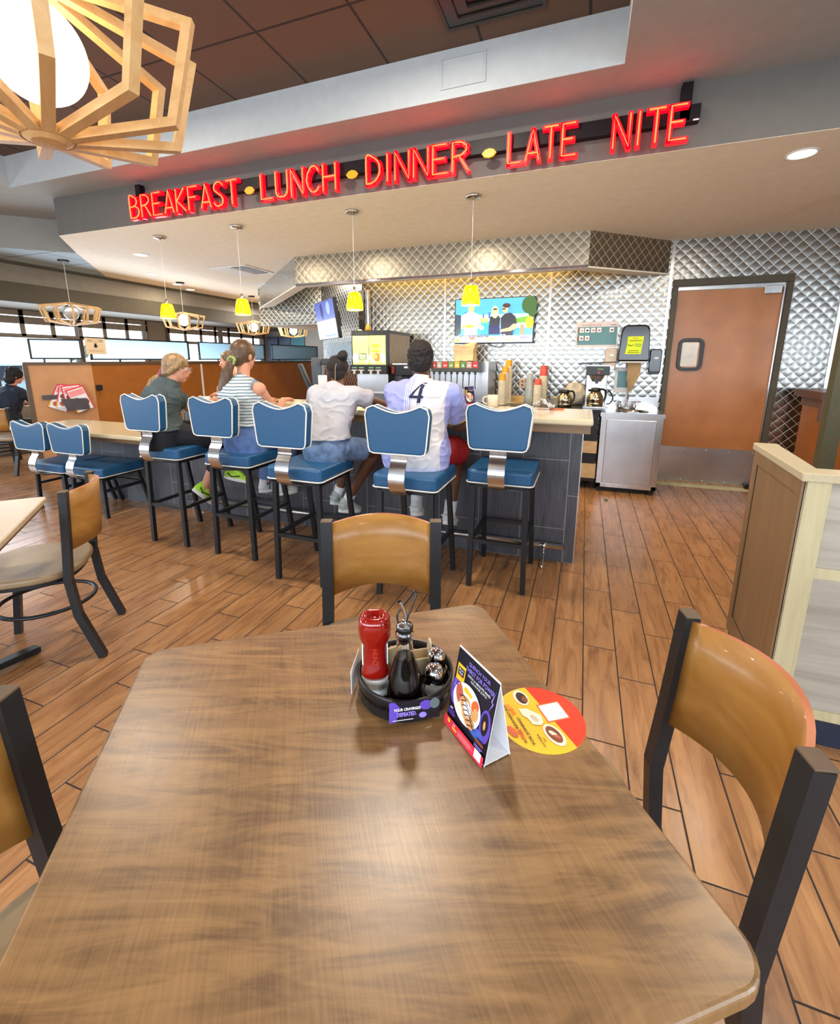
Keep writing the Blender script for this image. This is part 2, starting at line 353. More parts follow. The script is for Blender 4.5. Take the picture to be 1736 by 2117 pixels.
def rrect(w, h, r, n=5, cx=0, cy=0):
    out = []
    for (sx, sy, a0) in ((1, 1, 0), (-1, 1, PI/2), (-1, -1, PI), (1, -1, 1.5*PI)):
        for k in range(n+1):
            a = a0+PI/2*k/n; out.append((cx+sx*(w/2-r)+math.cos(a)*r, cy+sy*(h/2-r)+math.sin(a)*r))
    return out
def sph(bm, c, r, sub=3, sc=(1, 1, 1), rot=None):
    q = bmesh.ops.create_icosphere(bm, subdivisions=sub, radius=1)
    M = Matrix.Translation(c) @ (rot.to_4x4() if rot is not None else Matrix()) @ Matrix.Diagonal((r*sc[0], r*sc[1], r*sc[2], 1)); bmesh.ops.transform(bm, matrix=M, verts=q['verts']); return q['verts']
def bez(pts, n=8):
    """Catmull-Rom through pts"""
    P = [Vector(p) for p in pts]; out = []
    for i in range(len(P)-1):
        a = P[i-1] if i else P[i]; b, c = P[i], P[i+1]; d = P[i+2] if i+2 < len(P) else P[i+1]
        for k in range(n):
            t = k/n; out.append(.5*((2*b)+(c-a)*t+(2*a-5*b+4*c-d)*t*t+(3*b-a-3*c+d)*t**3))
    out.append(P[-1]); return out
def shell(name, pts, kind=True, m=None, uvmap=False, parent=None):
    """one n-gon with UVs in metres (u along its first edge direction, v up)"""
    bm = B(); vs_ = [bm.verts.new(p) for p in pts]; f = bm.faces.new(vs_)
    uv = bm.loops.layers.uv.new('UVMap'); p0 = Vector(pts[0]); u = (Vector(pts[1])-p0).normalized(); v = Vector((0, 0, 1))
    for l in f.loops: d = l.vert.co-p0; l[uv].uv = (d.dot(u)+(p0.dot(u)), l.vert.co.z)
    o = put(name, bm, m, parent, auto=True)
    return struct(o) if kind else o
def slab_wall(name, p0, p1, z0, z1, m, th=.06, side=1, parent=None, holes=(), kind=True):
    """upright slab from p0 to p1 (plan points), thickness to one side, with rectangular openings (u0,u1,z0,z1); UVs in metres"""
    p0, p1 = Vector((*p0, 0)), Vector((*p1, 0)); d = p1-p0; L = d.length; u = d/L; nrm = Vector((-u.y, u.x, 0))*side*th
    us = sorted({0, L, *[h[0] for h in holes], *[h[1] for h in holes]}); zs = sorted({z0, z1, *[h[2] for h in holes], *[h[3] for h in holes]})
    bm = B(); uv = bm.loops.layers.uv.new('UVMap')
    def hole(a, b): return any(h[0]-1e-6 <= a <= h[1]+1e-6 and h[2]-1e-6 <= b <= h[3]+1e-6 for h in holes)
    for i in range(len(us)-1):
        for j in range(len(zs)-1):
            if hole((us[i]+us[i+1])/2, (zs[j]+zs[j+1])/2): continue
            q = []
            for off in (Vector((0, 0, 0)), nrm):
                q += [bm.verts.new(p0+u*us[i]+off+Vector((0, 0, zs[j]))), bm.verts.new(p0+u*us[i+1]+off+Vector((0, 0, zs[j]))), bm.verts.new(p0+u*us[i+1]+off+Vector((0, 0, zs[j+1]))), bm.verts.new(p0+u*us[i]+off+Vector((0, 0, zs[j+1])))]
            for f in ((0, 1, 2, 3), (7, 6, 5, 4), (0, 4, 5, 1), (1, 5, 6, 2), (2, 6, 7, 3), (3, 7, 4, 0)):
                bm.faces.new([q[k] for k in f])
    bmesh.ops.remove_doubles(bm, verts=bm.verts, dist=1e-5)
    dd = {}
    for f in list(bm.faces):
        k = tuple(sorted(v.index for v in f.verts)) if False else tuple(sorted((round(v.co.x, 4), round(v.co.y, 4), round(v.co.z, 4)) for v in f.verts))
        dd.setdefault(k, []).append(f)
    for k, fs in dd.items():
        if len(fs) > 1: bmesh.ops.delete(bm, geom=fs, context='FACES_ONLY')
    base = p0.dot(u)
    for f in bm.faces:
        for l in f.loops: l[uv].uv = (base+(l.vert.co-p0).dot(u), l.vert.co.z)
    o = put(name, bm, m, parent); return struct(o) if kind else o

# text and flat artwork
_TX = {}
def text_geo(s, bold=0.0):
    key = (s, bold)
    if key not in _TX:
        cu = bpy.data.curves.new('t', 'FONT'); cu.body = s; cu.size = 1; cu.resolution_u = 2; cu.offset = bold
        o = bpy.data.objects.new('t', cu); COL.objects.link(o); dg = bpy.context.evaluated_depsgraph_get(); dg.update()
        me = bpy.data.meshes.new_from_object(o.evaluated_get(dg)); vs_ = [v.co.copy() for v in me.vertices]; fs = [tuple(p.vertices) for p in me.polygons]
        bpy.data.objects.remove(o); bpy.data.curves.remove(cu); bpy.data.meshes.remove(me)
        x0 = min(v.x for v in vs_); x1 = max(v.x for v in vs_); y0 = min(v.y for v in vs_); y1 = max(v.y for v in vs_)
        _TX[key] = ([((v.x-x0), (v.y-y0)) for v in vs_], fs, x1-x0, y1-y0)
    return _TX[key]
def art(name, parent, O, U, Vv, items, lift=.0003, back=None):
    """flat artwork as ONE mesh: items drawn in order, each a hair above the last; O lower-left corner, U/Vv unit vectors, coordinates in metres"""
    O, U, Vv = Vector(O), Vector(U).normalized(), Vector(Vv).normalized(); N = U.cross(Vv).normalized(); bm = B(); mats = []
    def mi(m):
        if m not in mats: mats.append(m)
        return mats.index(m)
    for k, it in enumerate(items):
        kind, m = it[0], it[1]; n = N*(lift*(k+1)); idx = mi(m)
        def P(u, v): return bm.verts.new(O+U*u+Vv*v+n)
        if kind == 'rect': u0, v0, u1, v1 = it[2:6]; fs = [[P(u0, v0), P(u1, v0), P(u1, v1), P(u0, v1)]]
        elif kind == 'poly': fs = [[P(u, v) for u, v in it[2]]]
        elif kind == 'ell':
            cu_, cv_, ru, rv = it[2:6]; ro = it[6] if len(it) > 6 else 0
            fs = [[P(cu_+math.cos(a)*ru*math.cos(ro)-math.sin(a)*rv*math.sin(ro), cv_+math.cos(a)*ru*math.sin(ro)+math.sin(a)*rv*math.cos(ro)) for a in [2*PI*q/28 for q in range(28)]]]
        elif kind == 'text':
            s, cu_, cv_, h = it[2:6]; wid = it[6] if len(it) > 6 else None; ro = it[7] if len(it) > 7 else 0; bold = it[8] if len(it) > 8 else .012
            vs_, faces, w, hh = text_geo(s, bold); sy = h/hh; sx = (wid/w) if wid else sy; c, sn = math.cos(ro), math.sin(ro)
            bv = []
            for (x, y) in vs_: a, b = (x-w/2)*sx, (y-hh/2)*sy; bv.append(P(cu_+a*c-b*sn, cv_+a*sn+b*c))
            fs = [[bv[i] for i in f] for f in faces]
        for f in fs:
            try: F = bm.faces.new(f); F.material_index = idx
            except ValueError: pass
    bm.normal_update()
    for f in bm.faces:
        if f.normal.dot(N) < 0: f.normal_flip()
    return put(name, bm, None, parent, mats=mats, auto=True)

# ---------------------------------------------------------------- setting: floor, walls, ceilings
bm = B(); bx(bm, -8.4, 4.6, -3.3, 13.2, -.1, 0); struct(put('floor', bm, M_FLOOR))
ZC, ZL, ZU = 2.67, 3.02, 3.29        # counter soffit, lower dining ceiling, coffer ceiling
YF = 3.5                             # fascia plane
def plate(name, pts, z, m, th=.0015):
    bm = B(); prism(bm, pts, z, z+th); return struct(put(name, bm, m))
# cream slab over the counter (underside at ZC)
plate('ceiling', [(-5.2, YF), (-5.83, 4.10), (-7.1, 5.42), (-7.1, 7.3), (4.6, 7.3), (4.6, YF)], ZC, M_CREAM)
plate('ceiling', [(-7.1, 7.3), (-7.1, 13.2), (4.6, 13.2), (4.6, 7.3)], ZC, M_CREAM)
plate('ceiling', [(-5.83, 4.10), (-7.1, 2.95), (-7.1, 5.42)], ZC, M_BLUECEIL)
slab_wall('wall_fascia', (-5.2, YF), (4.6, YF), ZC+.0016, ZL+.02, M_FASCIA, .05)
slab_wall('wall_fascia', (-7.1, 2.95), (-5.83, 4.10), ZC+.0016, ZL+.02, M_GREY, .05)
slab_wall('wall_fascia', (-5.83, 4.10), (-5.2, YF), ZC+.0016, ZL+.02, M_GREY, .05)
# lower ceiling ring around the coffer
XR, XL2, YB = .078, -5.28, 3.16
plate('ceiling', [(-7.1, -3.2), (-7.1, 2.95), (-5.83, 4.10), (-5.2, YF), (4.6, YF), (4.6, YB), (XL2, YB), (XL2, -3.2)], ZL, M_GREY)
plate('ceiling', [(XR, -3.2), (XR, YB), (4.6, YB), (4.6, -3.2)], ZL, M_GREY)
slab_wall('wall_coffer', (XL2, YB), (XR, YB), ZL+.0016, ZU, M_BEAM, .05)
slab_wall('wall_coffer', (XR, -3.2), (XR, YB), ZL+.0016, ZU, M_BEAM, .05, -1)
slab_wall('wall_coffer', (XL2, -3.2), (XL2, YB), ZL+.0016, ZU, M_BEAM, .05, 1)
plate('ceiling', [(XL2, -3.2), (XL2, YB), (XR, YB), (XR, -3.2)], ZU, M_UPCEIL)
# raised access panel moulding on the coffer face
bm = B()
for (a, b, c, d) in ((-.985, -.70, 3.075, 3.083), (-.985, -.70, 3.235, 3.243), (-.985, -.977, 3.083, 3.235), (-.708, -.70, 3.083, 3.235)): bx(bm, a, b, YB-.008, YB, c, d)
struct(put('trim_1', bm, M_BEAM))
# bulkhead over the window booths
bm = B(); bx(bm, -7.16, -7.1, 2.95, 13.2, 2.40, ZC); struct(put('wall_bulkhead', bm, M_BEIGEP))
bm = B(); bx(bm, -8.3, -7.09, -3.2, 13.2, 2.17, 2.21); bx(bm, -7.15, -7.085, -3.2, 13.2, 2.17, 2.41); struct(put('wall_bulkhead', bm, M_BROWNP))
bm = B(); bx(bm, -7.1, -7.055, 2.95, 13.0, ZC-.035, ZC-.001); struct(put('trim_2', bm, M_BROWNP))
bm = B(); bx(bm, -7.16, -7.1, -3.2, 2.95, 2.40, ZL); struct(put('wall_bulkhead', bm, M_BEIGEP))
# left exterior wall with window bands
XW = -8.3
holes = [(4.35+3.2, 7.0+3.2, .80, 2.17), (7.5+3.2, 10.6+3.2, .80, 2.17), (-2.6+3.2, 2.6+3.2, .8, 2.17)]
slab_wall('wall_left', (XW, -3.2), (XW, 13.2), 0, 2.2, M_BEIGEP, .12, 1, holes=holes)
def window(n, y0, y1, panes):
    w = bpy.data.objects.new('window_%d' % n, None); COL.objects.link(w); w.location = (XW, y0, 0); struct(w)
    L = y1-y0; bm = B()
    for z in (.80, 1.78, 2.14): bx(bm, -.06, .03, 0, L, z-.02, z+.02)
    for y in (0, L/2, L): bx(bm, -.06, .03, y-.03, y+.03, .8, 2.17)
    put('window_frame', bm, M_DKBROWN, w)
    bm = B(); bx(bm, .03, .05, 0, L, 1.965, 2.075); bx(bm, .03, .05, 0, L, 2.09, 2.17)
    for k in range(panes+1): y = L*k/panes; bx(bm, .03, .05, max(0, y-.032), min(L, y+.032), 1.78, 2.17)
    bx(bm, .03, .05, 0, L, 1.77, 1.815); put('window_muntin', bm, M_BEIGEP, w)
    bm = B(); bx(bm, -.03, -.024, 0, L, .82, 2.14); put('window_pane', bm, M_GLASS, w); return w
window(1, 4.35, 7.0, 6); window(2, 7.5, 10.6, 7); window(3, -2.6, 2.6, 10)
# front wall behind the camera, glazed, and right wall
slab_wall('wall_front', (-8.3, -3.2), (4.6, -3.2), 0, 3.05, M_BEIGEP, .12, -1, holes=[(.8, 12.2, .8, 2.3)])
slab_wall('wall_right', (4.6, -3.2), (4.6, 13.2), 0, 3.05, M_BEIGEP, .12, -1, holes=[(1.0, 4.0, .8, 2.3)])
w = bpy.data.objects.new('window_4', None); COL.objects.link(w); struct(w)
bm = B(); bx(bm, -7.5, 3.9, -3.26, -3.254, .8, 2.3); put('window_pane', bm, M_GLASS, w)
bm = B()
for k in range(9): bx(bm, -7.5+k*1.425-.03, -7.5+k*1.425+.03, -3.3, -3.2, .8, 2.3)
put('window_frame', bm, M_DKBROWN, w)
# back wall of the service area (quilted steel) with the kitchen door opening
YW = 5.94
slab_wall('wall_back', (-2.95, YW), (2.35, YW), 0, ZC, M_QUILT, .1, 1, holes=[(.83+2.95, 1.905+2.95, 0, 2.265)])
slab_wall('wall_back', (-4.35, 7.2), (-2.95, YW), 0, ZC, M_QUILT, .08, 1)
slab_wall('wall_header', (-5.64, 7.165), (-4.33, 7.165), 2.02, ZC, M_QUILT, .08, 1)
for k, x in enumerate((-1.758, -.455, .80)):
    bm = B(); bx(bm, x-.014, x+.014, YW-.008, YW, .9, ZC); struct(put('trim_%d' % (3+k), bm, M_STEEL))
bm = B(); bx(bm, 2.31, 2.36, YW-.02, YW+.11, 0, ZC); struct(put('trim_6', bm, M_STEEL))
# dropped metal soffit: 45-degree ends, front face on y=5.2, chrome bottom edge, cream underside
S0 = [(-5.6, 7.15), (-3.503, 5.2), (-.05, 5.2), (.77, YW)]
def soff(name, ps, z0, z1, m, th): slab_wall(name, ps[0], ps[1], z0, z1, m, th, 1)
soff('wall_soffit', (S0[0], S0[1]), 2.335, ZC, M_QUILT, .03); soff('wall_soffit', (S0[1], S0[2]), 2.335, ZC, M_QUILT2, .03); soff('wall_soffit', (S0[2], S0[3]), 2.335, ZC, M_QUILT2, .03)
bm = B(); prism(bm, [(-5.62, 7.15), (-3.503, 5.2), (-.05, 5.2), (.77, YW-.01), (.50, YW-.01), (-.15, 5.33), (-3.45, 5.33), (-5.2, 7.0)], 2.325, 2.34); struct(put('ceiling', bm, M_CREAM))
bm = B(); bx(bm, -3.503, -.05, 5.188, 5.2, 2.325, 2.352); struct(put('trim_7', bm, M_CHROME))
# far dining room seen through the opening
slab_wall('wall_far', (-8.3, 10.7), (-2.4, 10.7), 0, ZC, M_GREY, .1, 1)
bm = B(); bx(bm, -7.47, -7.02, 10.66, 10.7, 0, 2.12); struct(put('wall_far_panel', bm, flat('teal_panel', (70, 122, 138), .7)))
bm = B(); prism(bm, [(-5.55, 7.25), (-4.3, 7.25), (-2.9, 10.65), (-5.35, 10.65)], 2.02, 2.06); struct(put('ceiling', bm, M_CREAM))
slab_wall('wall_service', (-4.28, 7.25), (-2.9, 10.0), 0, 2.02, M_BEIGEP, .06, 1)
# kitchen behind the door and side room right of the metal wall
slab_wall('wall_kitchen', (.4, 7.6), (2.4, 7.6), 0, ZC, mat('kitchen_wall', (226, 222, 210), .6), .08, 1)
slab_wall('wall_side', (2.36, 7.9), (4.6, 7.9), 0, ZC, mat('cream_wall_paint', (226, 214, 180), .7), .08, 1)
# steel corner column beside the juice dispenser
bm = B(); bx(bm, -2.98, -2.90, YW-.05, YW+.02, .9, 2.335); cyl(bm, (-2.84, YW-.045, .9), (-2.84, YW-.045, 2.335), .035); o = put('trim_8', bm, M_STEEL, smooth=False); struct(o)

# kitchen door
d = bpy.data.objects.new('door_1', None); COL.objects.link(d); d.location = (.83, YW, 0); struct(d)
bm = B(); bx(bm, 0, .05, -.05, .12, 0, 2.19); bx(bm, 1.025, 1.075, -.05, .12, 0, 2.19); bx(bm, 0, 1.075, -.05, .12, 2.19, 2.265)
put('door_frame', bm, M_BROWNP, d, bevel=.004)
leaf = slab_wall('door_leaf', (.0575, .015), (1.0125, .015), .025, 2.145, M_DOORW, .04, 1, parent=d, holes=[(.105, .27, 1.345, 1.605)], kind=False)
bm = B(); bx(bm, .065, 1.005, .005, .012, .03, .435); kp = put('kick_plate', bm, M_STEELH, d)
bm = B()
for zz_ in (.055, .41):
    for k in range(5): sph(bm, (.09+k*.22, .004, zz_), .007, 1)
put('rivet', bm, M_STEEL, kp)
bm = B()
for w_, h_, r_ in ((.215, .315, .05),):
    q_ = rrect(w_, h_, r_, 6, .245, 1.475); tube(bm, [(a, 0, b) for a, b in q_], 0, closed=True, flat_=(.05, .034))
put('window_gasket', bm, M_BLACKP, d, bevel=.004)
bm = B(); prism(bm, rrect(.205, .305, .045, 6, .245, 1.475), -.03, -.024, Matrix.Rotation(PI/2, 4, 'X')); put('window_pane', bm, M_GLASS, d)
bm = B(); bx(bm, .84, .99, -.03, .01, 2.085, 2.165); put('hinge_box', bm, M_STEEL, d, bevel=.004)
bm = B(); bx(bm, .05, 1.025, -.012, .005, 2.155, 2.19); bx(bm, 1.006, 1.02, -.02, .01, .03, 2.16); put('weather_strip', bm, M_STEEL, d)
bm = B(); bx(bm, .93, 1.02, -.06, 0, .015, .06); put('floor_hinge', bm, M_BLACKP, d, bevel=.005)
bm = B(); bx(bm, .88, 1.86, 5.80, 5.95, .0, .006); struct(put('trim_9', bm, mat('cream_threshold', (206, 200, 160), .5)))

# outside: paving, trees, parked car
bm = B(); bx(bm, -60, -8.42, -40, 60, -.15, -.1); bx(bm, -60, 40, -40, -3.4, -.15, -.1); struct(put('ground', bm, mat('asphalt', (150, 152, 156), .9)))
def tree(x, y, s, lab):
    random.seed(3)
    t = thing('tree', lab, 'tree', (x, y, -.1)); bm = B(); cyl(bm, (0, 0, 0), (0, 0, 1.6*s), .12*s, .07*s, 8); put('trunk', bm, M_DKBROWN, t)
    bm = B(); random.seed(int(x*7))
    for k in range(14): sph(bm, (random.uniform(-.8, .8)*s, random.uniform(-.8, .8)*s, (1.7+random.uniform(0, 1.5))*s), random.uniform(.3, .6)*s, 2)
    for v in bm.verts: v.co += Vector((random.uniform(-1, 1), random.uniform(-1, 1), random.uniform(-1, 1)))*.06*s
    put('foliage', bm, mat('foliage_green', (104, 118, 104), .9, var=.3), t)
tree(-31, 15.5, .55, 'dark green tree outside the left window beyond the parked car')
tree(-40, 27, .8, 'green tree further off outside the left window')
car = thing('car', 'pale blue car parked outside the left window', 'car', (-15.5, 8.4, -.1), PI/2)
bm = B(); prism(bm, [(-2.2, .35), (-2.2, .8), (-1.3, .95), (-.7, 1.42), (.9, 1.42), (1.6, .95), (2.2, .85), (2.2, .35)], -.85, .85, Matrix.Rotation(PI/2, 4, 'X')); put('body', bm, mat('pale_blue_car_paint', (150, 180, 214), .25, coat=.6), car, bevel=.06)
bm = B(); prism(bm, [(-1.2, .97), (-.68, 1.36), (.86, 1.36), (1.42, .97)], -.87, .87, Matrix.Rotation(PI/2, 4, 'X')); put('windows', bm, flat('car_glass', (40, 52, 66), .08), car)
for xx in (-1.35, 1.35):
    for yy in (-.8, .8): bm = B(); cyl(bm, (xx, yy-.1, .33), (xx, yy+.1, .33), .33, n=24); put('wheel', bm, M_BLACKP, car)
# ---------------------------------------------------------------- service counter
def counter(name, label, x0, x1, ztop, rail=False, y0=2.90, y1=3.53):
    t = thing(name, label, 'counter', ((x0+x1)/2, 3.22, 0)); cx_ = (x0+x1)/2
    def L(x): return x-cx_
    bm = B(); bx(bm, L(x0+.05 if x0 < -5 else x0), L(x1-.05) if x1 > 0 else L(x1), 0, .28, 0, ztop-.10)
    put('tiled_base', bm, M_TILE, t)
    bm = B(); bx(bm, L(x0+.02), L(x1-.012), -.27, .30, ztop-.095, ztop-.038); put('apron', bm, M_APRON, t)
    bm = B(); bx(bm, L(x0), L(x1), y0-3.22, y1-3.22, ztop-.04, ztop); put('countertop', bm, M_TOP, t, bevel=.012, seg=3)
    return t
hc = counter('bar_counter', 'tall charcoal-tiled counter with cream top where the four people sit', -3.47, .07, 1.07)
bm = B(); bx(bm, .02+1.70-.004, .02+1.70+.003, -.004, .004, 0, .97); bx(bm, -3.47+1.70-.002, -3.47+1.70+.004, -.004, .004, 0, .97)
put('edge_trim', bm, M_STEEL, hc)
lc = counter('low_counter', 'low table-height charcoal-tiled counter with cream top left of the tall one', -5.4, -3.47, .76, y0=2.85, y1=3.49)
rail = thing('foot_rail', 'steel tube foot rail running along the foot of the tall counter', 'foot rail', (-1.7, 3.165, 0))
bm = B(); cyl(bm, (-1.75, 0, .135), (1.65, 0, .135), .021); put('rail', bm, M_STEEL, rail, smooth=True)
for x in (-1.5, -.6, .3, 1.52):
    bm = B(); tube(bm, [(x, 0, .13), (x, -.03, .08), (x, -.11, .03), (x, -.12, 0)], .007); cyl(bm, (x-.02, 0, .135), (x+.02, 0, .135), .024); put('bracket', bm, M_CHROME, rail, smooth=True)

# ---------------------------------------------------------------- bar stools and low counter chairs
def stool(name, label, x, y, drop=0.0, group=None, wf=1.0):
    """y = rear-leg line, facing +Y; drop lowers the seat for the chair-height version"""
    t = thing(name, label, 'stool' if not drop else 'chair', (x, y, 0), 0, group); zs = .69-drop
    bm = B(); prism(bm, rrect(.395*wf, .43, .03, 4, 0, .19), zs, zs+.085)
    seat = put('seat', bm, M_NAVYV if False else M_BLUEV, t, bevel=.018, seg=3)
    bm = B(); tube(bm, [(a, b, zs+.004) for a, b in rrect(.40*wf, .435, .032, 4, 0, .19)], .0045, 6, closed=True); put('piping', bm, M_PIPING, seat, smooth=True)
    # back panel with a dipped top edge
    def outline(w0, w1, z0, z1, dip):
        pts = [(w0/2-.03, z0), (w0/2-.008, z0+.008), (w0/2, z0+.03), (w1/2, z1-.05), (w1/2-.012, z1-.014), (w1/2-.05, z1)]
        pts += [(w1/2*f, z1-dip*(1-(f/.72)**1.6)) for f in (.60, .45, .3, .15, 0)]
        return pts+[(-a, b) for a, b in pts[-2::-1]]
    ol = outline(.335*wf, .37*wf, .917-drop, 1.178-drop, .038)
    bm = B(); M = Matrix.Translation((0, -.06, 0)) @ Matrix.Rotation(PI/2, 4, 'X')
    prism(bm, ol, 0, .062, M); back = put('backrest', bm, M_BLUEV, t, bevel=.012, seg=3)
    bm = B()
    for yy in (-.1215, -.0605): tube(bm, [(a, yy, b) for a, b in ol], .0042, 6, closed=True)
    put('piping', bm, M_PIPING, back, smooth=True)
    # S-curved steel strap
    path = bez([(.10, .686-drop), (.02, .668-drop), (-.05, .672-drop), (-.105, .705-drop), (-.13, .765-drop), (-.115, .825-drop), (-.088, .868-drop), (-.086, .90-drop), (-.088, .96-drop)], 6)
    bm = B(); w_ = .048; prev = None
    path = [(p.x, p.y) for p in [Vector((a, b, 0)) for a, b, *_ in path]] if False else [(q[0], q[1]) for q in path]
    vsA = []
    for i, (py, pz) in enumerate(path):
        a = path[max(0, i-1)]; b = path[min(len(path)-1, i+1)]; tx, tz = b[0]-a[0], b[1]-a[1]; l = math.hypot(tx, tz) or 1; nx, nz = -tz/l*.0035, tx/l*.0035
        vsA.append([bm.verts.new((-w_, py+nx, pz+nz)), bm.verts.new((w_, py+nx, pz+nz)), bm.verts.new((w_, py-nx, pz-nz)), bm.verts.new((-w_, py-nx, pz-nz))])
    for A, C in zip(vsA, vsA[1:]):
        for k in range(4): bm.faces.new((A[k], A[(k+1) % 4], C[(k+1) % 4], C[k]))
    bm.faces.new(vsA[0]); bm.faces.new(vsA[-1]); put('back_strap', bm, M_STEEL, t)
    bm = B(); bx(bm, -.175, .175, .0, .03, zs-.03, zs-.001); bx(bm, -.175, .175, .35, .38, zs-.03, zs-.001); bx(bm, -.175, -.145, .0, .38, zs-.03, zs-.001); bx(bm, .145, .175, .0, .38, zs-.03, zs-.001); put('seat_frame', bm, M_BLACKM, t)
    sp = .475 if not drop else .46
    for sx in (-1, 1):
        bm = B(); tube(bm, [(sx*.158*wf, .012, zs-.02), (sx*.17*wf, 0, 0)], 0, flat_=(.030, .030)); put('leg', bm, M_BLACKM, t)
        bm = B(); tube(bm, [(sx*.158*wf, .365, zs-.02), (sx*.17*wf, sp, 0)], 0, flat_=(.030, .030)); put('leg', bm, M_BLACKM, t)
    zr = .31 if not drop else .25; f = (zs-zr)/zs; yf = .365+(sp-.365)*f
    for nm, pts in (('stretcher', [(-.162*wf, .006, zr), (.162*wf, .006, zr)]), ('stretcher', [(-.162*wf, yf, zr), (.162*wf, yf, zr)]), ('stretcher', [(-.164*wf, .006, zr), (-.164*wf, yf, zr)]), ('stretcher', [(.164*wf, .006, zr), (.164*wf, yf, zr)])):
        if drop and pts[0][1] < .1 and pts[1][1] < .1: continue
        bm = B(); tube(bm, pts, 0, flat_=(.024, .024)); put(nm, bm, M_BLACKM, t)
    return t
ST = [(-2.965, 2.50), (-2.305, 2.48), (-1.635, 2.31), (-.925, 2.36), (-.432, 2.655)]
SL = ['blue vinyl bar stool under the woman in the slate tee', 'blue vinyl bar stool under the girl in the striped top', 'blue vinyl bar stool under the child in the white tee',
      'blue vinyl bar stool under the man in the number 4 jersey', 'empty blue vinyl bar stool nearest the right end of the tall counter']
s0 = stool('bar_stool', SL[0], *ST[0], group='bar stools at the tall counter')
for (x, y), l in zip(ST[1:], SL[1:]): dup(s0, (x, y, 0), label=l)
c0 = stool('counter_chair', 'empty blue vinyl low chair at the low counter, nearer the tall counter', -4.20, 2.74, .305, 'low chairs at the low counter', 1.22)
dup(c0, (-4.70, 2.735, 0), label='empty blue vinyl low chair at the outer left end of the low counter')

# ---------------------------------------------------------------- plywood-back dining chairs
def chair(label, x, y, f, so=.0, group='plywood dining chairs'):
    """x, y = midpoint between the two back posts; f = facing direction"""
    rz = math.atan2(-f[0], f[1]); t = thing('dining_chair', label, 'chair', (x, y, 0), rz, group)
    for sx in (-1, 1):
        bm = B(); tube(bm, [(sx*.205, -.055, 0), (sx*.203, .018, .24), (sx*.2025, .034, .42), (sx*.2, .018, .60), (sx*.2, 0, .838)], 0, flat_=(.032, .040)); leg = put('leg', bm, M_BLACKM, t)
        bm = B(); box(bm, (sx*.2, -.001, .842), (.042, .034, .006)); put('post_cap', bm, M_DKBROWN, leg, bevel=.002)
        bm = B(); tube(bm, [(sx*.165, .36, .425), (sx*.185, .42, 0)], 0, flat_=(.030, .034)); put('leg', bm, M_BLACKM, t)
    # curved plywood back
    N = 16; bm = B(); rows = []
    for k in range(N+1):
        u = -1+2*k/N; xx = .184*u; bow = -.078*(1-u*u); r = []
        for z, lean in ((.555, .022), (.65, 0.014), (.75, .007), (.832, .001)):
            sag = (.012*(1-u*u) if z > .8 else (.012*(1-u*u) if z < .6 else 0))
            r.append((xx, bow+lean+.004, z+sag))
        rows.append(r)
    front = [[bm.verts.new(p) for p in r] for r in rows]; backv = [[bm.verts.new((p[0]*1.0, p[1]-.013, p[2])) for p in r] for r in rows]
    for k in range(N):
        for j in range(3):
            bm.faces.new((front[k][j], front[k+1][j], front[k+1][j+1], front[k][j+1])); bm.faces.new((backv[k][j+1], backv[k+1][j+1], backv[k+1][j], backv[k][j]))
        bm.faces.new((front[k][3], front[k+1][3], backv[k+1][3], backv[k][3])).material_index = 1; bm.faces.new((backv[k][0], backv[k+1][0], front[k+1][0], front[k][0])).material_index = 1
    for k in (0, N):
        for j in range(3): bm.faces.new((front[k][j], front[k][j+1], backv[k][j+1], backv[k][j]))
    o = put('backrest', bm, None, t, mats=[M_PLY, M_PLYRED])
    for p in o.data.polygons: p.use_smooth = p.material_index == 0
    # seat pad
    pts = []
    for k in range(40):
        a = 2*PI*k/40; c, s = math.cos(a), math.sin(a); n = 2.7
        pts.append((math.copysign(abs(c)**(2/n), c)*.243, .222+so+math.copysign(abs(s)**(2/n), s)*.222))
    bm = B(); prism(bm, pts, .428, .462); put('seat', bm, M_TANV, t, bevel=.012, seg=3)
    bm = B(); tube(bm, [(a*.86, .215+so+(b-.215-so)*.86, .415) for a, b in pts], 0, closed=True, flat_=(.02, .02)); put('seat_frame', bm, M_BLACKM, t)
    bm = B(); tube(bm, [(math.cos(2*PI*k/32)*.186, .20+math.sin(2*PI*k/32)*.20, .25) for k in range(32)], .010, 8, closed=True); put('ring_stretcher', bm, M_BLACKM, t, smooth=True)
    return t
chair('honey plywood dining chair across the near table, its back to the bar', -.66, 1.445, (.35, -.937))
chair('honey plywood dining chair at the right side of the near table', .317, .932, (-.973, -.232), .13)
chair('dining chair at the left side of the near table, cut by the frame edge', -.865, .21, (.954, .30), -.02)
chair('dining chair with curved orange back at the table on the left', -2.285, 1.445, (-.75, -.66))

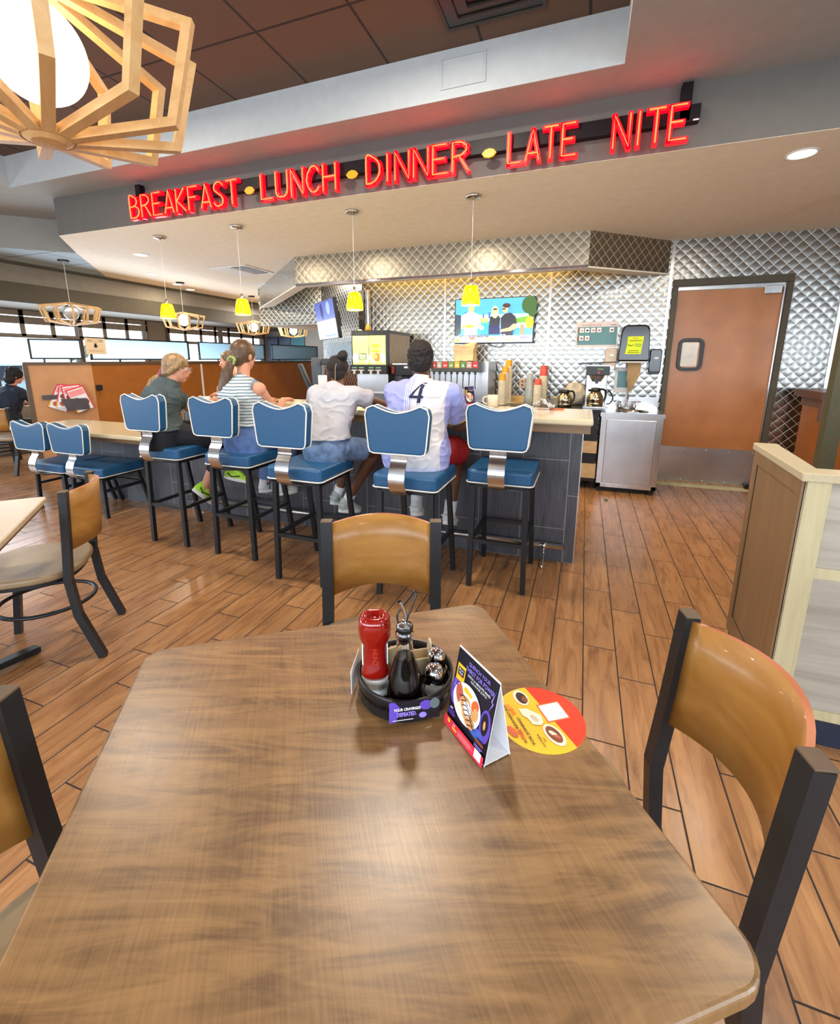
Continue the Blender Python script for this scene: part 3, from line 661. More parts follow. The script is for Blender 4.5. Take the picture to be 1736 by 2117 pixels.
# ---------------------------------------------------------------- near table
def rot2(a, b): return math.atan2(b, a)
TX = Vector((.68, .485)).normalized(); trz = rot2(TX.x, TX.y); tc = Vector((-.905, .665))+TX*.4175+Vector((TX.y, -TX.x))*.41
def table(label, cx_, cy_, rz, w, d, r=.045, h=.76, m=None):
    t = thing('dining_table', label, 'table', (cx_, cy_, 0), rz)
    bm = B(); prism(bm, rrect(w, d, r, 6), h-.026, h); put('tabletop', bm, m or M_TABLE, t, bevel=.006, seg=3)
    bm = B(); prism(bm, rrect(w-.03, d-.03, r, 6), h-.045, h-.024); put('edge_band', bm, M_APRON, t)
    bm = B(); cyl(bm, (0, 0, .03), (0, 0, h-.06), .035, n=20); bx(bm, -.2, .2, -.2, .2, h-.062, h-.045); put('pedestal', bm, M_BLACKM, t)
    for k in range(4):
        a = PI/4+k*PI/2; bm = B(); tube(bm, [(0, 0, .05), (math.cos(a)*.15, math.sin(a)*.15, .04), (math.cos(a)*.36, math.sin(a)*.36, .018)], 0, flat_=(.055, .03)); put('foot', bm, M_BLACKM, t, bevel=.006)
    return t
table('near brown woodgrain table with the condiment tray on it', tc.x, tc.y, trz, .835, .82)
M_TABLE2 = mat('light_table_laminate', (196, 178, 150), .35, var=.06, vscale=9, stretch=(8, 1, 1))
e1 = Vector((.72, -.69)); table('pale brown table at the left edge beside the orange-backed chair', -2.45+e1.x*.36-.69*.36, 1.385+e1.y*.36-.72*.36, math.atan2(e1.y, e1.x), .74, .74, .03, m=M_TABLE2)

# ---------------------------------------------------------------- condiment tray and contents (z = .76 table top)
ZT = .7602
TRC = Vector((-.297, .757)); TR = .094
tray = thing('condiment_tray', 'round black condiment basket on the near table', 'tray', (TRC.x, TRC.y, ZT))
bm = B(); lathe(bm, [(.0, .0), (TR-.004, .0), (TR, .004), (TR, .022), (TR-.004, .022), (TR-.006, .006), (0, .006)], 40); put('base', bm, M_BLACKP, tray, smooth=False)
bm = B(); lathe(bm, [(TR-.002, .030), (TR+.002, .032), (TR+.003, .049), (TR, .053), (TR-.003, .049), (TR-.003, .032), (TR-.002, .030)], 40); put('rim', bm, M_BLACKP, tray, smooth=True)
for k in range(20):
    bm = B(); a = 2*PI*k/20; cyl(bm, (math.cos(a)*(TR-.002), math.sin(a)*(TR-.002), .015), (math.cos(a)*(TR-.001), math.sin(a)*(TR-.001), .04), .0022, n=6); put('spindle', bm, M_BLACKP, tray)
C_BLK = flat('print_black', (22, 18, 30)); C_PUR = flat('print_purple', (96, 70, 176)); C_LAV = flat('print_lavender', (150, 130, 236)); C_WHT = flat('print_white', (236, 236, 240)); C_RED = flat('print_red', (226, 48, 72))
C_YEL = flat('print_yellow', (236, 190, 44)); C_ORG = flat('print_orange', (226, 100, 44)); C_BRN = flat('print_brown', (130, 70, 44)); C_TAN = flat('print_tan', (214, 156, 96)); C_BLU = flat('print_blue', (70, 100, 190)); C_DKB = flat('print_chocolate', (52, 30, 30)); C_CRM = flat('print_cream', (238, 228, 208)); C_GRN = flat('print_green', (120, 150, 60)); C_PNK = flat('print_pink', (240, 150, 150)); C_BAC = flat('print_bacon', (196, 96, 74))
# label card clipped to the tray, facing the viewer
dirv = Vector((-TRC.x, -TRC.y, 0)).normalized(); dirv = Matrix.Rotation(.16, 3, 'Z') @ dirv; uu = Vector((-dirv.y, dirv.x, 0))
O = dirv*(TR+.006)-uu*.046+Vector((0, 0, .014))
bm = B(); P0 = [O, O+uu*.094, O+uu*.094+Vector((0, 0, .042)), O+Vector((0, 0, .042))]; vs_ = [bm.verts.new(p) for p in P0]+[bm.verts.new(p-dirv*.0015) for p in P0]
for f in ((0, 1, 2, 3), (7, 6, 5, 4), (0, 4, 5, 1), (1, 5, 6, 2), (2, 6, 7, 3), (3, 7, 4, 0)): bm.faces.new([vs_[k] for k in f])
lab = put('label_card', bm, C_BLK, tray)
art('print', lab, O, uu, (0, 0, 1), [('rect', C_BLK, 0, 0, .094, .042), ('poly', C_PUR, [(0, 0), (.012, 0), (.020, .03), (.010, .042), (0, .042)]), ('ell', C_PUR, .068, .030, .012, .010), ('ell', C_LAV, .062, .010, .007, .006), ('ell', flat('print_slate', (96, 110, 112)), .084, .032, .009, .011), ('text', C_WHT, 'YOUR CRAVINGS?', .033, .0265, .0062, .050, 0, .03), ('text', C_LAV, 'DEFEATED.', .032, .0165, .0088, .036, 0, .04), ('rect', C_WHT, .006, .0045, .044, .0058)], .0003)
bm = B(); a0 = PI+.25; ca, sa_ = math.cos(a0), math.sin(a0); Pc = Vector((ca*(TR+.009), sa_*(TR+.009), .008)); tv = Vector((-sa_, ca, 0))
prism(bm, [(-.036, 0), (.036, 0), (.036, .052), (-.036, .052)], 0, .0012, Matrix((tv, Vector((0, 0, 1)), Vector((ca, sa_, 0)))).transposed().to_4x4()); bmesh.ops.translate(bm, verts=bm.verts, vec=Pc); put('side_card', bm, M_PAPER, tray)

def P2(px, py, z=ZT): return None
# ketchup bottle (squeeze bottle standing on its white cap)
kb = thing('ketchup_bottle', 'red ketchup squeeze bottle standing on its white cap in the tray', 'ketchup bottle', (-.347, .722, ZT+.007), .42)
bm = B(); lathe(bm, [(0, 0), (.025, 0), (.029, .004), (.0305, .034), (.029, .040), (0, .040)], 28, sx=.95, sy=.80); put('cap', bm, M_WHITE, kb, smooth=False, bevel=.002)
def superl(bm, secs, n=32):
    rings = []
    for z, a, b, e in secs:
        r = []
        for k in range(n):
            t_ = 2*PI*k/n; c, s = math.cos(t_), math.sin(t_); r.append(bm.verts.new((math.copysign(abs(c)**(2/e), c)*a, math.copysign(abs(s)**(2/e), s)*b, z)))
        rings.append(r)
    for A, C in zip(rings, rings[1:]):
        for k in range(n): bm.faces.new((A[k], A[(k+1) % n], C[(k+1) % n], C[k]))
    bm.faces.new(rings[0][::-1]); bm.faces.new(rings[-1])
bm = B(); superl(bm, [(z_, a_*.93, b_, e_) for z_, a_, b_, e_ in [(.040, .026, .020, 2.2), (.046, .030, .023, 2.4), (.056, .0300, .023, 2.6), (.066, .026, .020, 3), (.085, .0245, .019, 3.2), (.105, .0245, .019, 3.2), (.116, .027, .021, 3), (.128, .033, .025, 2.6), (.145, .0345, .027, 2.6), (.160, .033, .027, 2.6), (.168, .029, .024, 2.8), (.1715, .023, .019, 3), (.1705, .018, .014, 3), (.163, .014, .010, 3)]])
bot = put('bottle_body', bm, M_KETCHUP, kb, smooth=True)
art('embossed_name', bot, (-.006, -.0206, .070), (0, 0, 1), (-1, 0, 0), [('text', flat('ketchup_emboss', (206, 70, 50), .15), 'HEINZ', .021, -.006, .009, .036, PI, 0)], .0004)
for sx in (-1, 1):
    bm = B(); bx(bm, sx*.0240-.0012, sx*.0240+.0012, -.012, .012, .070, .114); put('side_label', bm, M_WHITE, bot)
# syrup bottle with pourer
sy = thing('syrup_bottle', 'teardrop glass bottle of dark syrup with a steel pourer spout', 'syrup bottle', (-.278, .706, ZT+.007))
prof = [(0, 0), (.030, 0), (.0345, .006), (.0365, .022), (.036, .040), (.032, .062), (.026, .084), (.0205, .104), (.0165, .122), (.0148, .140), (.0148, .149), (.0172, .151), (.0172, .158), (.0150, .160), (.0150, .166)]
bm = B(); lathe(bm, prof+[(r-.0016, z) for r, z in prof[:0:-1] if z > .004]+[(0, .004)], 32); gl = put('glass', bm, M_BOTTLE, sy, smooth=True)
bm = B(); lathe(bm, [(0, .0035)]+[(max(0, r-.0008), max(z, .0035)) for r, z in prof[1:8]]+[(.0188, .110), (0, .110)], 32); put('syrup', bm, M_SYRUP, sy, smooth=True)
bm = B(); lathe(bm, [(0, .140), (.0115, .140), (.0128, .160), (.0160, .168), (.0160, .171), (.012, .174), (0, .175)], 24); put('stopper', bm, M_BLACKP, sy, smooth=True)
bm = B(); lathe(bm, [(.0145, .1705), (.0135, .1745), (.006, .178), (.004, .184), (0, .184)], 24); put('pourer_collar', bm, M_CHROME, sy, smooth=True)
bm = B(); tube(bm, bez([(.001, 0, .176), (.002, 0, .190), (-.002, -.002, .206), (-.008, -.006, .222)], 5), [.0045]*5+[.0040]*11 if False else .0040, 10, caps=False); put('spout', bm, M_STEEL, sy, smooth=True)
bm = B(); tube(bm, bez([(-.014, .004, .170), (-.017, .006, .186), (-.010, .012, .200), (.004, .016, .222), (.014, .016, .236), (.017, .012, .228), (.012, .006, .208), (.006, 0, .190), (.004, -.001, .180)], 5), .0019, 8); put('breather_loop', bm, M_BLACKP, sy, smooth=True)
# shakers
def shaker(label, x, y, cap, fill):
    t = thing('shaker', label, 'shaker', (x, y, ZT+.007), 0, 'salt and pepper shakers in the tray')
    pr = [(0, 0), (.017, 0), (.0195, .004), (.0205, .020), (.019, .036), (.0165, .050)]
    bm = B(); lathe(bm, pr+[(r-.0015, z) for r, z in pr[:0:-1] if z > .003]+[(0, .003)], 24); put('glass', bm, M_BOTTLE, t, smooth=True)
    bm = B(); lathe(bm, [(0, .0035), (.015, .0035), (.0178, .008), (.0182, .022), (0, .024)], 24); put('seasoning', bm, fill, t, smooth=True)
    bm = B(); lathe(bm, [(.0172, .047), (.0178, .052), (.0176, .062), (.0150, .069), (.008, .0725), (0, .0735)], 24); c = put('cap', bm, cap, t, smooth=True)
    bm = B()
    for k in range(7): a = 2*PI*k/6; r_ = .007 if k < 6 else 0; cyl(bm, (math.cos(a)*r_, math.sin(a)*r_, .0715), (math.cos(a)*r_, math.sin(a)*r_, .0738), .0009, n=6)
    put('hole', bm, M_BLACKP, c)
shaker('steel-capped glass salt shaker at the front of the tray', -.232, .745, M_CHROME, mat('salt', (226, 228, 232), .8))
shaker('steel-capped glass pepper shaker behind the salt shaker', -.243, .795, M_CHROME, mat('pepper', (96, 82, 66), .9))
# sweetener holder with packets, creamer pitcher
sh = thing('packet_holder', 'pale ceramic packet holder at the back of the tray', 'holder', (-.297, .805, ZT+.007), .6)
bm = B(); bx(bm, -.038, .038, -.018, .018, 0, .004); bx(bm, -.038, .038, -.018, -.014, 0, .040); bx(bm, -.038, .038, .014, .018, 0, .040); prism(bm, [(-.018, 0), (.018, 0), (.018, .045), (.008, .070), (-.004, .074), (-.018, .045)], .034, .038, Matrix.Rotation(PI/2, 4, 'Z') @ Matrix.Rotation(PI/2, 4, 'X')); put('holder_body', bm, mat('cream_ceramic', (214, 196, 160), .3), sh, bevel=.002)
for k, (nm, c, lb) in enumerate([('sweetener_packet', C_PNK, 'pink sweetener packet standing in the holder'), ('sweetener_packet', C_YEL, 'yellow sweetener packet standing in the holder'), ('sweetener_packet', C_WHT, 'white sugar packet standing in the holder')]):
    bm = B(); box(bm, (-.3275+.007*k, .788+.006*k, ZT+.046), (.030, .0025, .052), Matrix.Rotation(.6+.15*k, 3, 'Z')); tag(put(nm, bm, c), lb, 'packet', 'packets in the tray')
cr = thing('menu_card', 'tan folded card standing between ketchup and syrup in the tray', 'card', (-.322, .748, ZT+.007), .9)
bm = B(); bx(bm, -.020, .020, -.003, .003, 0, .088); put('card_stock', bm, mat('tan_card', (176, 160, 116), .6), cr)

# ---------------------------------------------------------------- tent card on the near table
A_, B_, C_ = Vector((-.195, .705, ZT)), Vector((-.108, .629, ZT)), Vector((-.070, .669, ZT)); D_ = A_+(C_-B_)
w_t = (B_-A_).length; uT = (B_-A_).normalized(); mid0 = (A_+D_)/2; HT = .150; T0 = mid0+Vector((0, 0, HT)); T1 = (B_+C_)/2+Vector((0, 0, HT))
def tentcard(label, M, group=None, small=False):
    """M maps the local tent (width 1 along x, depth along y) into the room"""
    t = thing('tent_card', label, 'table card', (0, 0, 0), 0, group); t.matrix_world = M; w, d, h = w_t, .056, .150
    bm = B(); th = .0012
    def sheet(p):
        p = [Vector(q) for q in p]; n = (p[1]-p[0]).cross(p[2]-p[0]).normalized()*th; a = [bm.verts.new(q) for q in p]+[bm.verts.new(q-n) for q in p]
        for f in ((0, 1, 2, 3), (7, 6, 5, 4), (0, 4, 5, 1), (1, 5, 6, 2), (2, 6, 7, 3), (3, 7, 4, 0)): bm.faces.new([a[k] for k in f])
    sheet([(0, 0, 0), (w, 0, 0), (w, d/2, h), (0, d/2, h)]); sheet([(w, d, 0), (0, d, 0), (0, d/2, h), (w, d/2, h)]); sheet([(0, 0, .003), (0, d, .003), (w, d, .003), (w, 0, .003)])
    sheet([(0, d*.15, .012), (w, d*.5, .003), (w, d*.52, .003), (0, d*.17, .012)])
    put('card_stock', bm, M_PAPER, t)
    s = math.hypot(d/2, h); Vn = Vector((0, d/2, h)); k = w/.116; K = s/.153
    def X(u): return u*k
    def Y(v): return v*K
    it = [('rect', C_BLK, 0, 0, w, s), ('ell', C_PUR, X(.010), Y(.070), X(.012), Y(.026)), ('ell', C_PUR, X(.100), Y(.062), X(.014), Y(.030)), ('ell', C_BLU, X(.080), Y(.038), X(.020), Y(.010)), ('ell', C_BLK, X(.099), Y(.066), X(.009), Y(.020)), ('ell', C_TAN, X(.099), Y(.064), X(.003), Y(.008)),
          ('poly', C_LAV, [(X(.002), Y(.050)), (X(.008), Y(.075)), (X(.005), Y(.078)), (X(.010), Y(.098)), (X(.008), Y(.076)), (X(.011), Y(.073))]),
          ('poly', C_LAV, [(X(.112), Y(.135)), (X(.104), Y(.112)), (X(.108), Y(.110)), (X(.102), Y(.092)), (X(.111), Y(.111)), (X(.107), Y(.113))]),
          ('rect', C_YEL, X(.006), Y(.093), X(.030), Y(.124)), ('rect', C_BLK, X(.009), Y(.104), X(.027), Y(.118)), ('rect', C_ORG, X(.009), Y(.102), X(.027), Y(.104)), ('text', C_WHT, 'Minute', X(.018), Y(.1145), Y(.004), X(.013)), ('text', C_WHT, 'Maid', X(.018), Y(.1085), Y(.004), X(.011)),
          ('ell', C_WHT, X(.048), Y(.066), X(.040), Y(.036)), ('ell', C_CRM, X(.048), Y(.066), X(.035), Y(.031)),
          ('ell', C_BAC, X(.022), Y(.073), X(.007), Y(.016), .3), ('ell', C_BAC, X(.029), Y(.080), X(.005), Y(.015), .5), ('ell', C_YEL, X(.042), Y(.090), X(.007), Y(.005)), ('ell', C_YEL, X(.053), Y(.088), X(.006), Y(.004)), ('ell', C_ORG, X(.071), Y(.078), X(.009), Y(.012), -.4), ('ell', C_TAN, X(.075), Y(.066), X(.007), Y(.012)),
          ('ell', C_TAN, X(.046), Y(.066), X(.014), Y(.014)), ('ell', C_TAN, X(.056), Y(.054), X(.016), Y(.014)), ('ell', C_TAN, X(.064), Y(.044), X(.014), Y(.010)), ('ell', C_WHT, X(.053), Y(.062), X(.010), Y(.013), .6)]
    for q in range(7): cx_, cy_ = .038+q*.0055, .076-q*.0058; it.append(('poly', C_DKB, [(X(cx_-.011), Y(cy_-.003)), (X(cx_), Y(cy_+.003)), (X(cx_+.011), Y(cy_-.001)), (X(cx_+.011), Y(cy_-.0026)), (X(cx_), Y(cy_+.0012)), (X(cx_-.011), Y(cy_-.0046))]))
    it += [('text', C_LAV, 'QUENCH YOUR', X(.068), Y(.1395), Y(.0080), X(.060), 0, .006), ('text', C_LAV, 'THIRST FOR POWER', X(.072), Y(.1290), Y(.0082), X(.080), 0, .006), ('text', C_WHT, 'WITH A MINUTE MAID', X(.072), Y(.1195), Y(.0046), X(.064), 0, .006), ('text', C_WHT, 'ORANGE JUICE.', X(.074), Y(.1130), Y(.0046), X(.046), 0, .006),
           ('rect', C_PUR, X(.006), Y(.034), X(.024), Y(.036)), ('rect', C_PUR, X(.006), Y(.030), X(.028), Y(.032)), ('rect', C_PUR, X(.006), Y(.026), X(.026), Y(.028)), ('rect', C_WHT, X(.011), Y(.038), X(.018), Y(.0405)), ('rect', C_BRN, X(.088), Y(.030), X(.110), Y(.036)), ('rect', C_LAV, X(.088), Y(.025), X(.110), Y(.0265)), ('rect', C_LAV, X(.088), Y(.022), X(.106), Y(.0235)),
           ('rect', C_RED, 0, 0, w, Y(.019)), ('rect', C_WHT, X(.092), Y(.004), X(.110), Y(.020)), ('ell', C_YEL, X(.014), Y(.013), X(.004), Y(.004)), ('rect', C_YEL, X(.026), Y(.006), X(.040), Y(.010)), ('rect', C_WHT, X(.028), Y(.013), X(.034), Y(.015)), ('rect', C_PNK, X(.044), Y(.012), X(.084), Y(.0135)), ('rect', C_PNK, X(.044), Y(.009), X(.088), Y(.0105)), ('rect', C_PNK, X(.044), Y(.006), X(.080), Y(.0075))]
    art('print', t, (0, 0, 0), (1, 0, 0), Vn, it, .00012)
    return t
Mt = Matrix.Translation(A_) @ Matrix.Rotation(math.atan2(uT.y, uT.x), 4, 'Z')
tc0 = tentcard('folded black and purple menu card standing on the near table', Mt)
def dupM(root, M, label):
    r = dup(root, (0, 0, 0), label=label); r.matrix_world = M; return r

# round table sticker
st = thing('table_sticker', 'round red and yellow sticker on the near table with food pictures', 'sticker', (-.020, .769, ZT))
R_ = .0815; ang = 2.177
st.location.x += -.57*.008-.006; st.location.y += .82*.008-.003
bm = B(); lathe(bm, [(0, 0), (R_, 0), (R_, .0006), (0, .0006)], 48); put('vinyl_disc', bm, C_YEL, st)
cc, ss = math.cos(ang), math.sin(ang)
a0_, a1_ = math.atan2(-.025, -.068), math.atan2(-.011, .080)
half = [(R_*.999*math.cos(a0_+(a1_-a0_)*q/24), R_*.999*math.sin(a0_+(a1_-a0_)*q/24)) for q in range(25)]
C_SRED = flat('sticker_red', (222, 66, 44), .3)
art('print', st, (0, 0, .0006), (cc, ss, 0), (-ss, cc, 0), [('poly', C_SRED, half), ('rect', C_ORG, -.015, -.056, .031, -.008), ('rect', C_WHT, -.012, -.053, .028, -.011),
     ('text', C_ORG, 'SIGN UP', .012, -.062, .005, .026, 0, .02), ('ell', C_CRM, .056, .011, .021, .014), ('ell', C_DKB, .055, .010, .016, .010), ('ell', C_BRN, .050, .006, .008, .006), ('ell', C_CRM, -.043, -.004, .026, .015, .15), ('ell', C_BRN, -.042, -.004, .020, .011, .15), ('ell', C_CRM, -.040, -.003, .009, .004, .5), ('ell', C_BAC, -.048, -.006, .007, .003, .8),
     ('poly', C_CRM, [(.030, .030), (.026, .014), (.004, -.004), (-.012, .000), (-.018, .008), (-.012, .022), (.004, .024), (.012, .030)]), ('ell', flat('sticker_shade', (206, 190, 170)), .000, .012, .010, .005, .3), ('ell', C_BAC, -.018, .066, .014, .007, .2), ('ell', C_ORG, -.016, .064, .009, .004, .2),
     ('text', C_BLK, 'A FREE REWARD JUST', .001, .053, .0070, .098, 0, .02), ('text', C_ORG, 'FREE', -.0275, .053, .0072, .022, 0, .04), ('text', C_BLK, 'FOR JOINING?', -.022, .041, .0070, .064, 0, .02), ('text', C_ORG, 'ENJOY', .032, .044, .010, .028, .1, .02), ('text', C_BLK, 'UPON PREMIUM', -.050, .026, .0035, .028), ('text', C_BLK, 'ONLY', -.050, .020, .0035, .010)], .00012)
# ---------------------------------------------------------------- pendants
def ypend(x, y, label, first=[None]):
    if first[0]: return dup(first[0], (x, y, ZC), label=label)
    t = thing('pendant_lamp', label, 'pendant lamp', (x, y, ZC), 0, 'yellow glass pendants'); zb = 1.853-ZC
    bm = B(); lathe(bm, [(0, 0), (.062, 0), (.062, -.016), (.055, -.020), (.012, -.022), (.008, -.034), (0, -.034)], 24); put('canopy', bm, M_STEEL, t, smooth=True)
    bm = B(); cyl(bm, (0, 0, -.02), (0, 0, zb+.19), .0022, n=6); put('cord', bm, M_WHITE, t)
    bm = B(); lathe(bm, [(0, zb+.20), (.012, zb+.20), (.016, zb+.165), (.018, zb+.150), (0, zb+.150)], 20); put('socket_cap', bm, M_STEEL, t, smooth=True)
    bm = B(); lathe(bm, [(.018, zb+.153), (.046, zb+.150), (.055, zb+.138), (.064, zb+.100), (.072, zb+.050), (.0765, zb+.006), (.0745, zb), (.069, zb+.010), (.060, zb+.095), (.050, zb+.135)], 32); sh_ = put('lamp_shade', bm, M_YSHADE, t, smooth=True)
    bm = B(); lathe(bm, [(0, zb+.004), (.069, zb+.004), (.069, zb+.009), (0, zb+.009)], 32); put('bulb', bm, M_BULB, t)
    pl_ = bpy.data.lights.new('pendant_bulb_light', 'POINT'); pl_.energy = 7; pl_.color = (1.0, .88, .62); pl_.shadow_soft_size = .05; po = bpy.data.objects.new('pendant_bulb_light', pl_); COL.objects.link(po); po.parent = t; po.location = (0, 0, zb-.05)
    first[0] = t; return t
for (x, y), l in zip([(-4.256, 3.89), (-3.23, 3.855), (-1.98, 3.84), (-.918, 3.831)], ['leftmost yellow glass pendant over the low counter', 'yellow glass pendant over the girl in the striped top', 'yellow glass pendant left of the juice dispenser, third from the left', 'yellow glass pendant hanging in front of the television']): ypend(x, y, l)

def wpend(label, x, y, z, ztop, R=.325, n=12, rot=0.0, lit=True, group=None, seed_=0):
    """open wooden cage pendant, origin at globe centre"""
    t = thing('wooden_pendant_lamp', label, 'pendant lamp', (x, y, z), rot, group)
    zt, zs, zb_, r1, r0 = .125, .075, -.105, R*.84, .055; th, wd_ = .018, .022
    bm = B(); lathe(bm, [(0, -.160), (.030, -.158), (.046, -.150), (.048, -.142), (.046, -.132), (0, -.130)], 28, c=(0, 0, 0)); put('bottom_hub', bm, M_LIGHTW, t, smooth=False)
    bm = B(); lathe(bm, [(0, zt+.012), (.050, zt+.012), (.056, zt), (.050, zt-.014), (0, zt-.014)], 28); put('top_hub', bm, M_LIGHTW, t)
    path = [(.045, zt), (R, zs), (r1, zb_), (.045, -.143)]
    for k in range(n):
        a = 2*PI*k/n; bm = B()
        # mitred rectangular frame: build as offset polygon in the radial plane
        def off(pts, d):
            out = []
            for i, p in enumerate(pts):
                ns = []
                for A, C in ((pts[i-1], p) if i else (None, None), (p, pts[i+1]) if i < len(pts)-1 else (None, None)):
                    if A is None: continue
                    tx, ty = C[0]-A[0], C[1]-A[1]; l = math.hypot(tx, ty); ns.append((-ty/l, tx/l))
                nx, ny = sum(q[0] for q in ns)/len(ns), sum(q[1] for q in ns)/len(ns); l2 = nx*nx+ny*ny; out.append((p[0]+nx/l2*d, p[1]+ny/l2*d))
            return out
        o1, o2 = off(path, -th/2*-1), off(path, th/2*-1); poly = list(o1)+list(o2)[::-1]
        M = Matrix.Rotation(a, 4, 'Z') @ Matrix.Rotation(PI/2, 4, 'X')
        # prism around y=0 : quads per segment
        for s_ in range(3):
            q = [o1[s_], o1[s_+1], o2[s_+1], o2[s_]]; prism(bm, q, -wd_/2, wd_/2, M)
        put('wooden_rib', bm, M_LIGHTW, t)
    bm = B(); sph(bm, (0, 0, .004), .088, 4); put('globe', bm, M_GLOBE if lit else M_GLOBEOFF, t, smooth=True)
    bm = B(); cyl(bm, (0, 0, .08), (0, 0, zt), .022); put('socket', bm, M_STEEL, t)
    bm = B(); cyl(bm, (0, 0, zt), (0, 0, ztop-z), .003, n=6); put('cord', bm, M_WHITE, t)
    bm = B(); lathe(bm, [(0, ztop-z-.025), (.06, ztop-z-.020), (.065, ztop-z), (0, ztop-z)], 24); put('canopy', bm, M_BLACKP, t)
    return t
big = wpend('large lit wooden cage pendant at the top left, nearest the viewer', -1.068, .728, 2.012, ZU, R=.292, rot=math.atan2(-.728, 1.065)+.06)
w1 = wpend('unlit wooden cage pendant hanging furthest left over the window booths', -6.4, 4.315, 2.015, ZC, R=.335, lit=False, group='wooden pendants over the window booths')
w2 = wpend('lit wooden cage pendant behind the leftmost yellow pendant', -6.4, 6.16, 2.06, ZC, R=.335, group='wooden pendants over the window booths')
dup(w2, (-6.4, 7.92, 2.06), label='lit wooden cage pendant above the head of the girl in the striped top')
dup(w2, (-6.4, 9.30, 2.07), label='lit wooden cage pendant furthest right over the booths, by the teal wall panel')
# downlights and vents
DL = []
for (x, y), l in zip(DOWN+[(-6.87, 6.83)], ['recessed downlight nearest the left end of the neon sign', 'recessed downlight between the two others left of the leftmost yellow pendant', 'small recessed downlight right of the leftmost pendant cord', 'recessed downlight at the right under the cream soffit', 'tiny recessed downlight by the dark crown moulding']):
    t = thing('downlight', l, 'downlight', (x, y, ZC), 0, 'recessed downlights'); DL.append(t)
    bm = B(); lathe(bm, [(.072, 0), (.086, 0), (.088, -.004), (.078, -.007), (.070, -.004), (.072, 0)], 28); put('trim_ring', bm, M_WHITE, t)
    bm = B(); lathe(bm, [(0, -.003), (.071, -.003), (.071, 0), (0, 0)], 28); put('diffuser', bm, M_DISC, t)
t = dup(DL[0], (-4.0, 8.7, 2.02), label='recessed downlight in the low ceiling beyond the opening, by the wall-mounted screen')
for i, (x, y, l) in enumerate([(-4.71, 5.67, 'white slatted air vent in the cream soffit between the pendants')]):
    t = thing('ceiling_vent', l, 'vent', (x, y, ZC), 0); bm = B(); bx(bm, -.30, .30, -.30, .30, -.004, 0); put('backing', bm, M_BLACKP, t)
    bm = B()
    for a, b, c, d_ in ((-.31, .31, -.31, -.27), (-.31, .31, .27, .31), (-.31, -.27, -.27, .27), (.27, .31, -.27, .27), (-.02, .02, -.27, .27)): bx(bm, a, b, c, d_, -.012, -.002)
    put('frame', bm, M_WHITE, t)
    for k in range(9):
        bm = B(); box(bm, (-.145, -.24+.06*k, -.012), (.25, .004, .030), Matrix.Rotation(1.0, 3, 'X')); put('slat', bm, M_WHITE, t)
        bm = B(); box(bm, (.145, -.24+.06*k, -.012), (.25, .004, .030), Matrix.Rotation(-1.0, 3, 'X')); put('slat', bm, M_WHITE, t)
t = thing('ceiling_vent', 'long white linear grille in the cream soffit near the metal soffit', 'vent', (-5.2, 6.75, ZC)); bm = B(); bx(bm, -.45, .45, -.05, .05, -.012, 0); put('frame', bm, M_WHITE, t, bevel=.004)
t = thing('ceiling_vent', 'dark square air diffuser in the brown tile ceiling at the top', 'vent', (-.62, 2.72, ZU)); bm = B()
for r_ in (.28, .21, .14, .07):
    for a, b, c, d_ in ((-r_, r_, -r_, -r_+.02), (-r_, r_, r_-.02, r_), (-r_, -r_+.02, -r_+.02, r_-.02), (r_-.02, r_, -r_+.02, r_-.02)): bx(bm, a, b, c, d_, -.012-.02*(.28-r_)/.28, -.001)
put('grille', bm, mat('dark_diffuser', (58, 50, 44), .6), t); bm = B(); bx(bm, -.27, .27, -.27, .27, -.006, -.0005); put('backing', bm, M_BLACKP, t)

# ---------------------------------------------------------------- neon sign
GL = {'B': [[(0, 0), (0, 1), (.5, .97), (.8, .85), (.8, .66), (.5, .54), (.05, .52)], [(.5, .54), (.95, .42), (1, .2), (.7, .03), (0, 0)]], 'R': [[(0, 0), (0, 1), (.55, .98), (.9, .85), (.9, .68), (.6, .54), (.05, .5)], [(.45, .5), (1, 0)]],
 'E': [[(.9, 1), (0, 1), (0, 0), (1, 0)], [(.05, .52), (.75, .52)]], 'A': [[(0, 0), (.5, 1), (1, 0)], [(.16, .24), (.84, .24)]], 'K': [[(0, 0), (0, 1)], [(.9, 1), (.08, .48), (1, 0)]], 'F': [[(0, 0), (0, 1), (.95, 1)], [(.05, .55), (.75, .55)]],
 'S': [[(.95, .86), (.75, .98), (.4, 1), (.12, .88), (.1, .7), (.4, .56), (.75, .42), (.92, .26), (.85, .08), (.55, 0), (.2, .02), (0, .16)]], 'T': [[(.5, 0), (.5, 1)], [(0, 1), (1, 1)]], 'L': [[(0, 1), (0, 0), (.95, 0)]], 'U': [[(0, 1), (0, .25), (.2, .03), (.5, 0), (.8, .03), (1, .25), (1, 1)]],
 'N': [[(0, 0), (0, 1), (1, 0), (1, 1)]], 'C': [[(.98, .82), (.75, .98), (.4, .98), (.1, .75), (0, .5), (.1, .25), (.4, .02), (.75, .02), (.98, .18)]], 'H': [[(0, 0), (0, 1)], [(1, 0), (1, 1)], [(.05, .52), (.95, .52)]], 'D': [[(0, 0), (0, 1), (.5, .96), (.9, .75), (1, .5), (.9, .25), (.5, .04), (0, 0)]], 'I': [[(.5, 0), (.5, 1)]]}
YS = 3.44; sign = thing('neon_sign', 'long red neon sign reading breakfast, lunch, dinner, late nite on the grey fascia', 'neon sign', (-1.8, YS, 2.67))
bm = B(); bx(bm, -4.0+1.8, .52+1.8, .0, .055, .125, .215); bx(bm, -4.0+1.8, -3.945+1.8, .0, .06, .13, .315); bx(bm, .41+1.8, .468+1.8, .0, .06, .13, .335); put('raceway', bm, M_RACE, sign, bevel=.003)
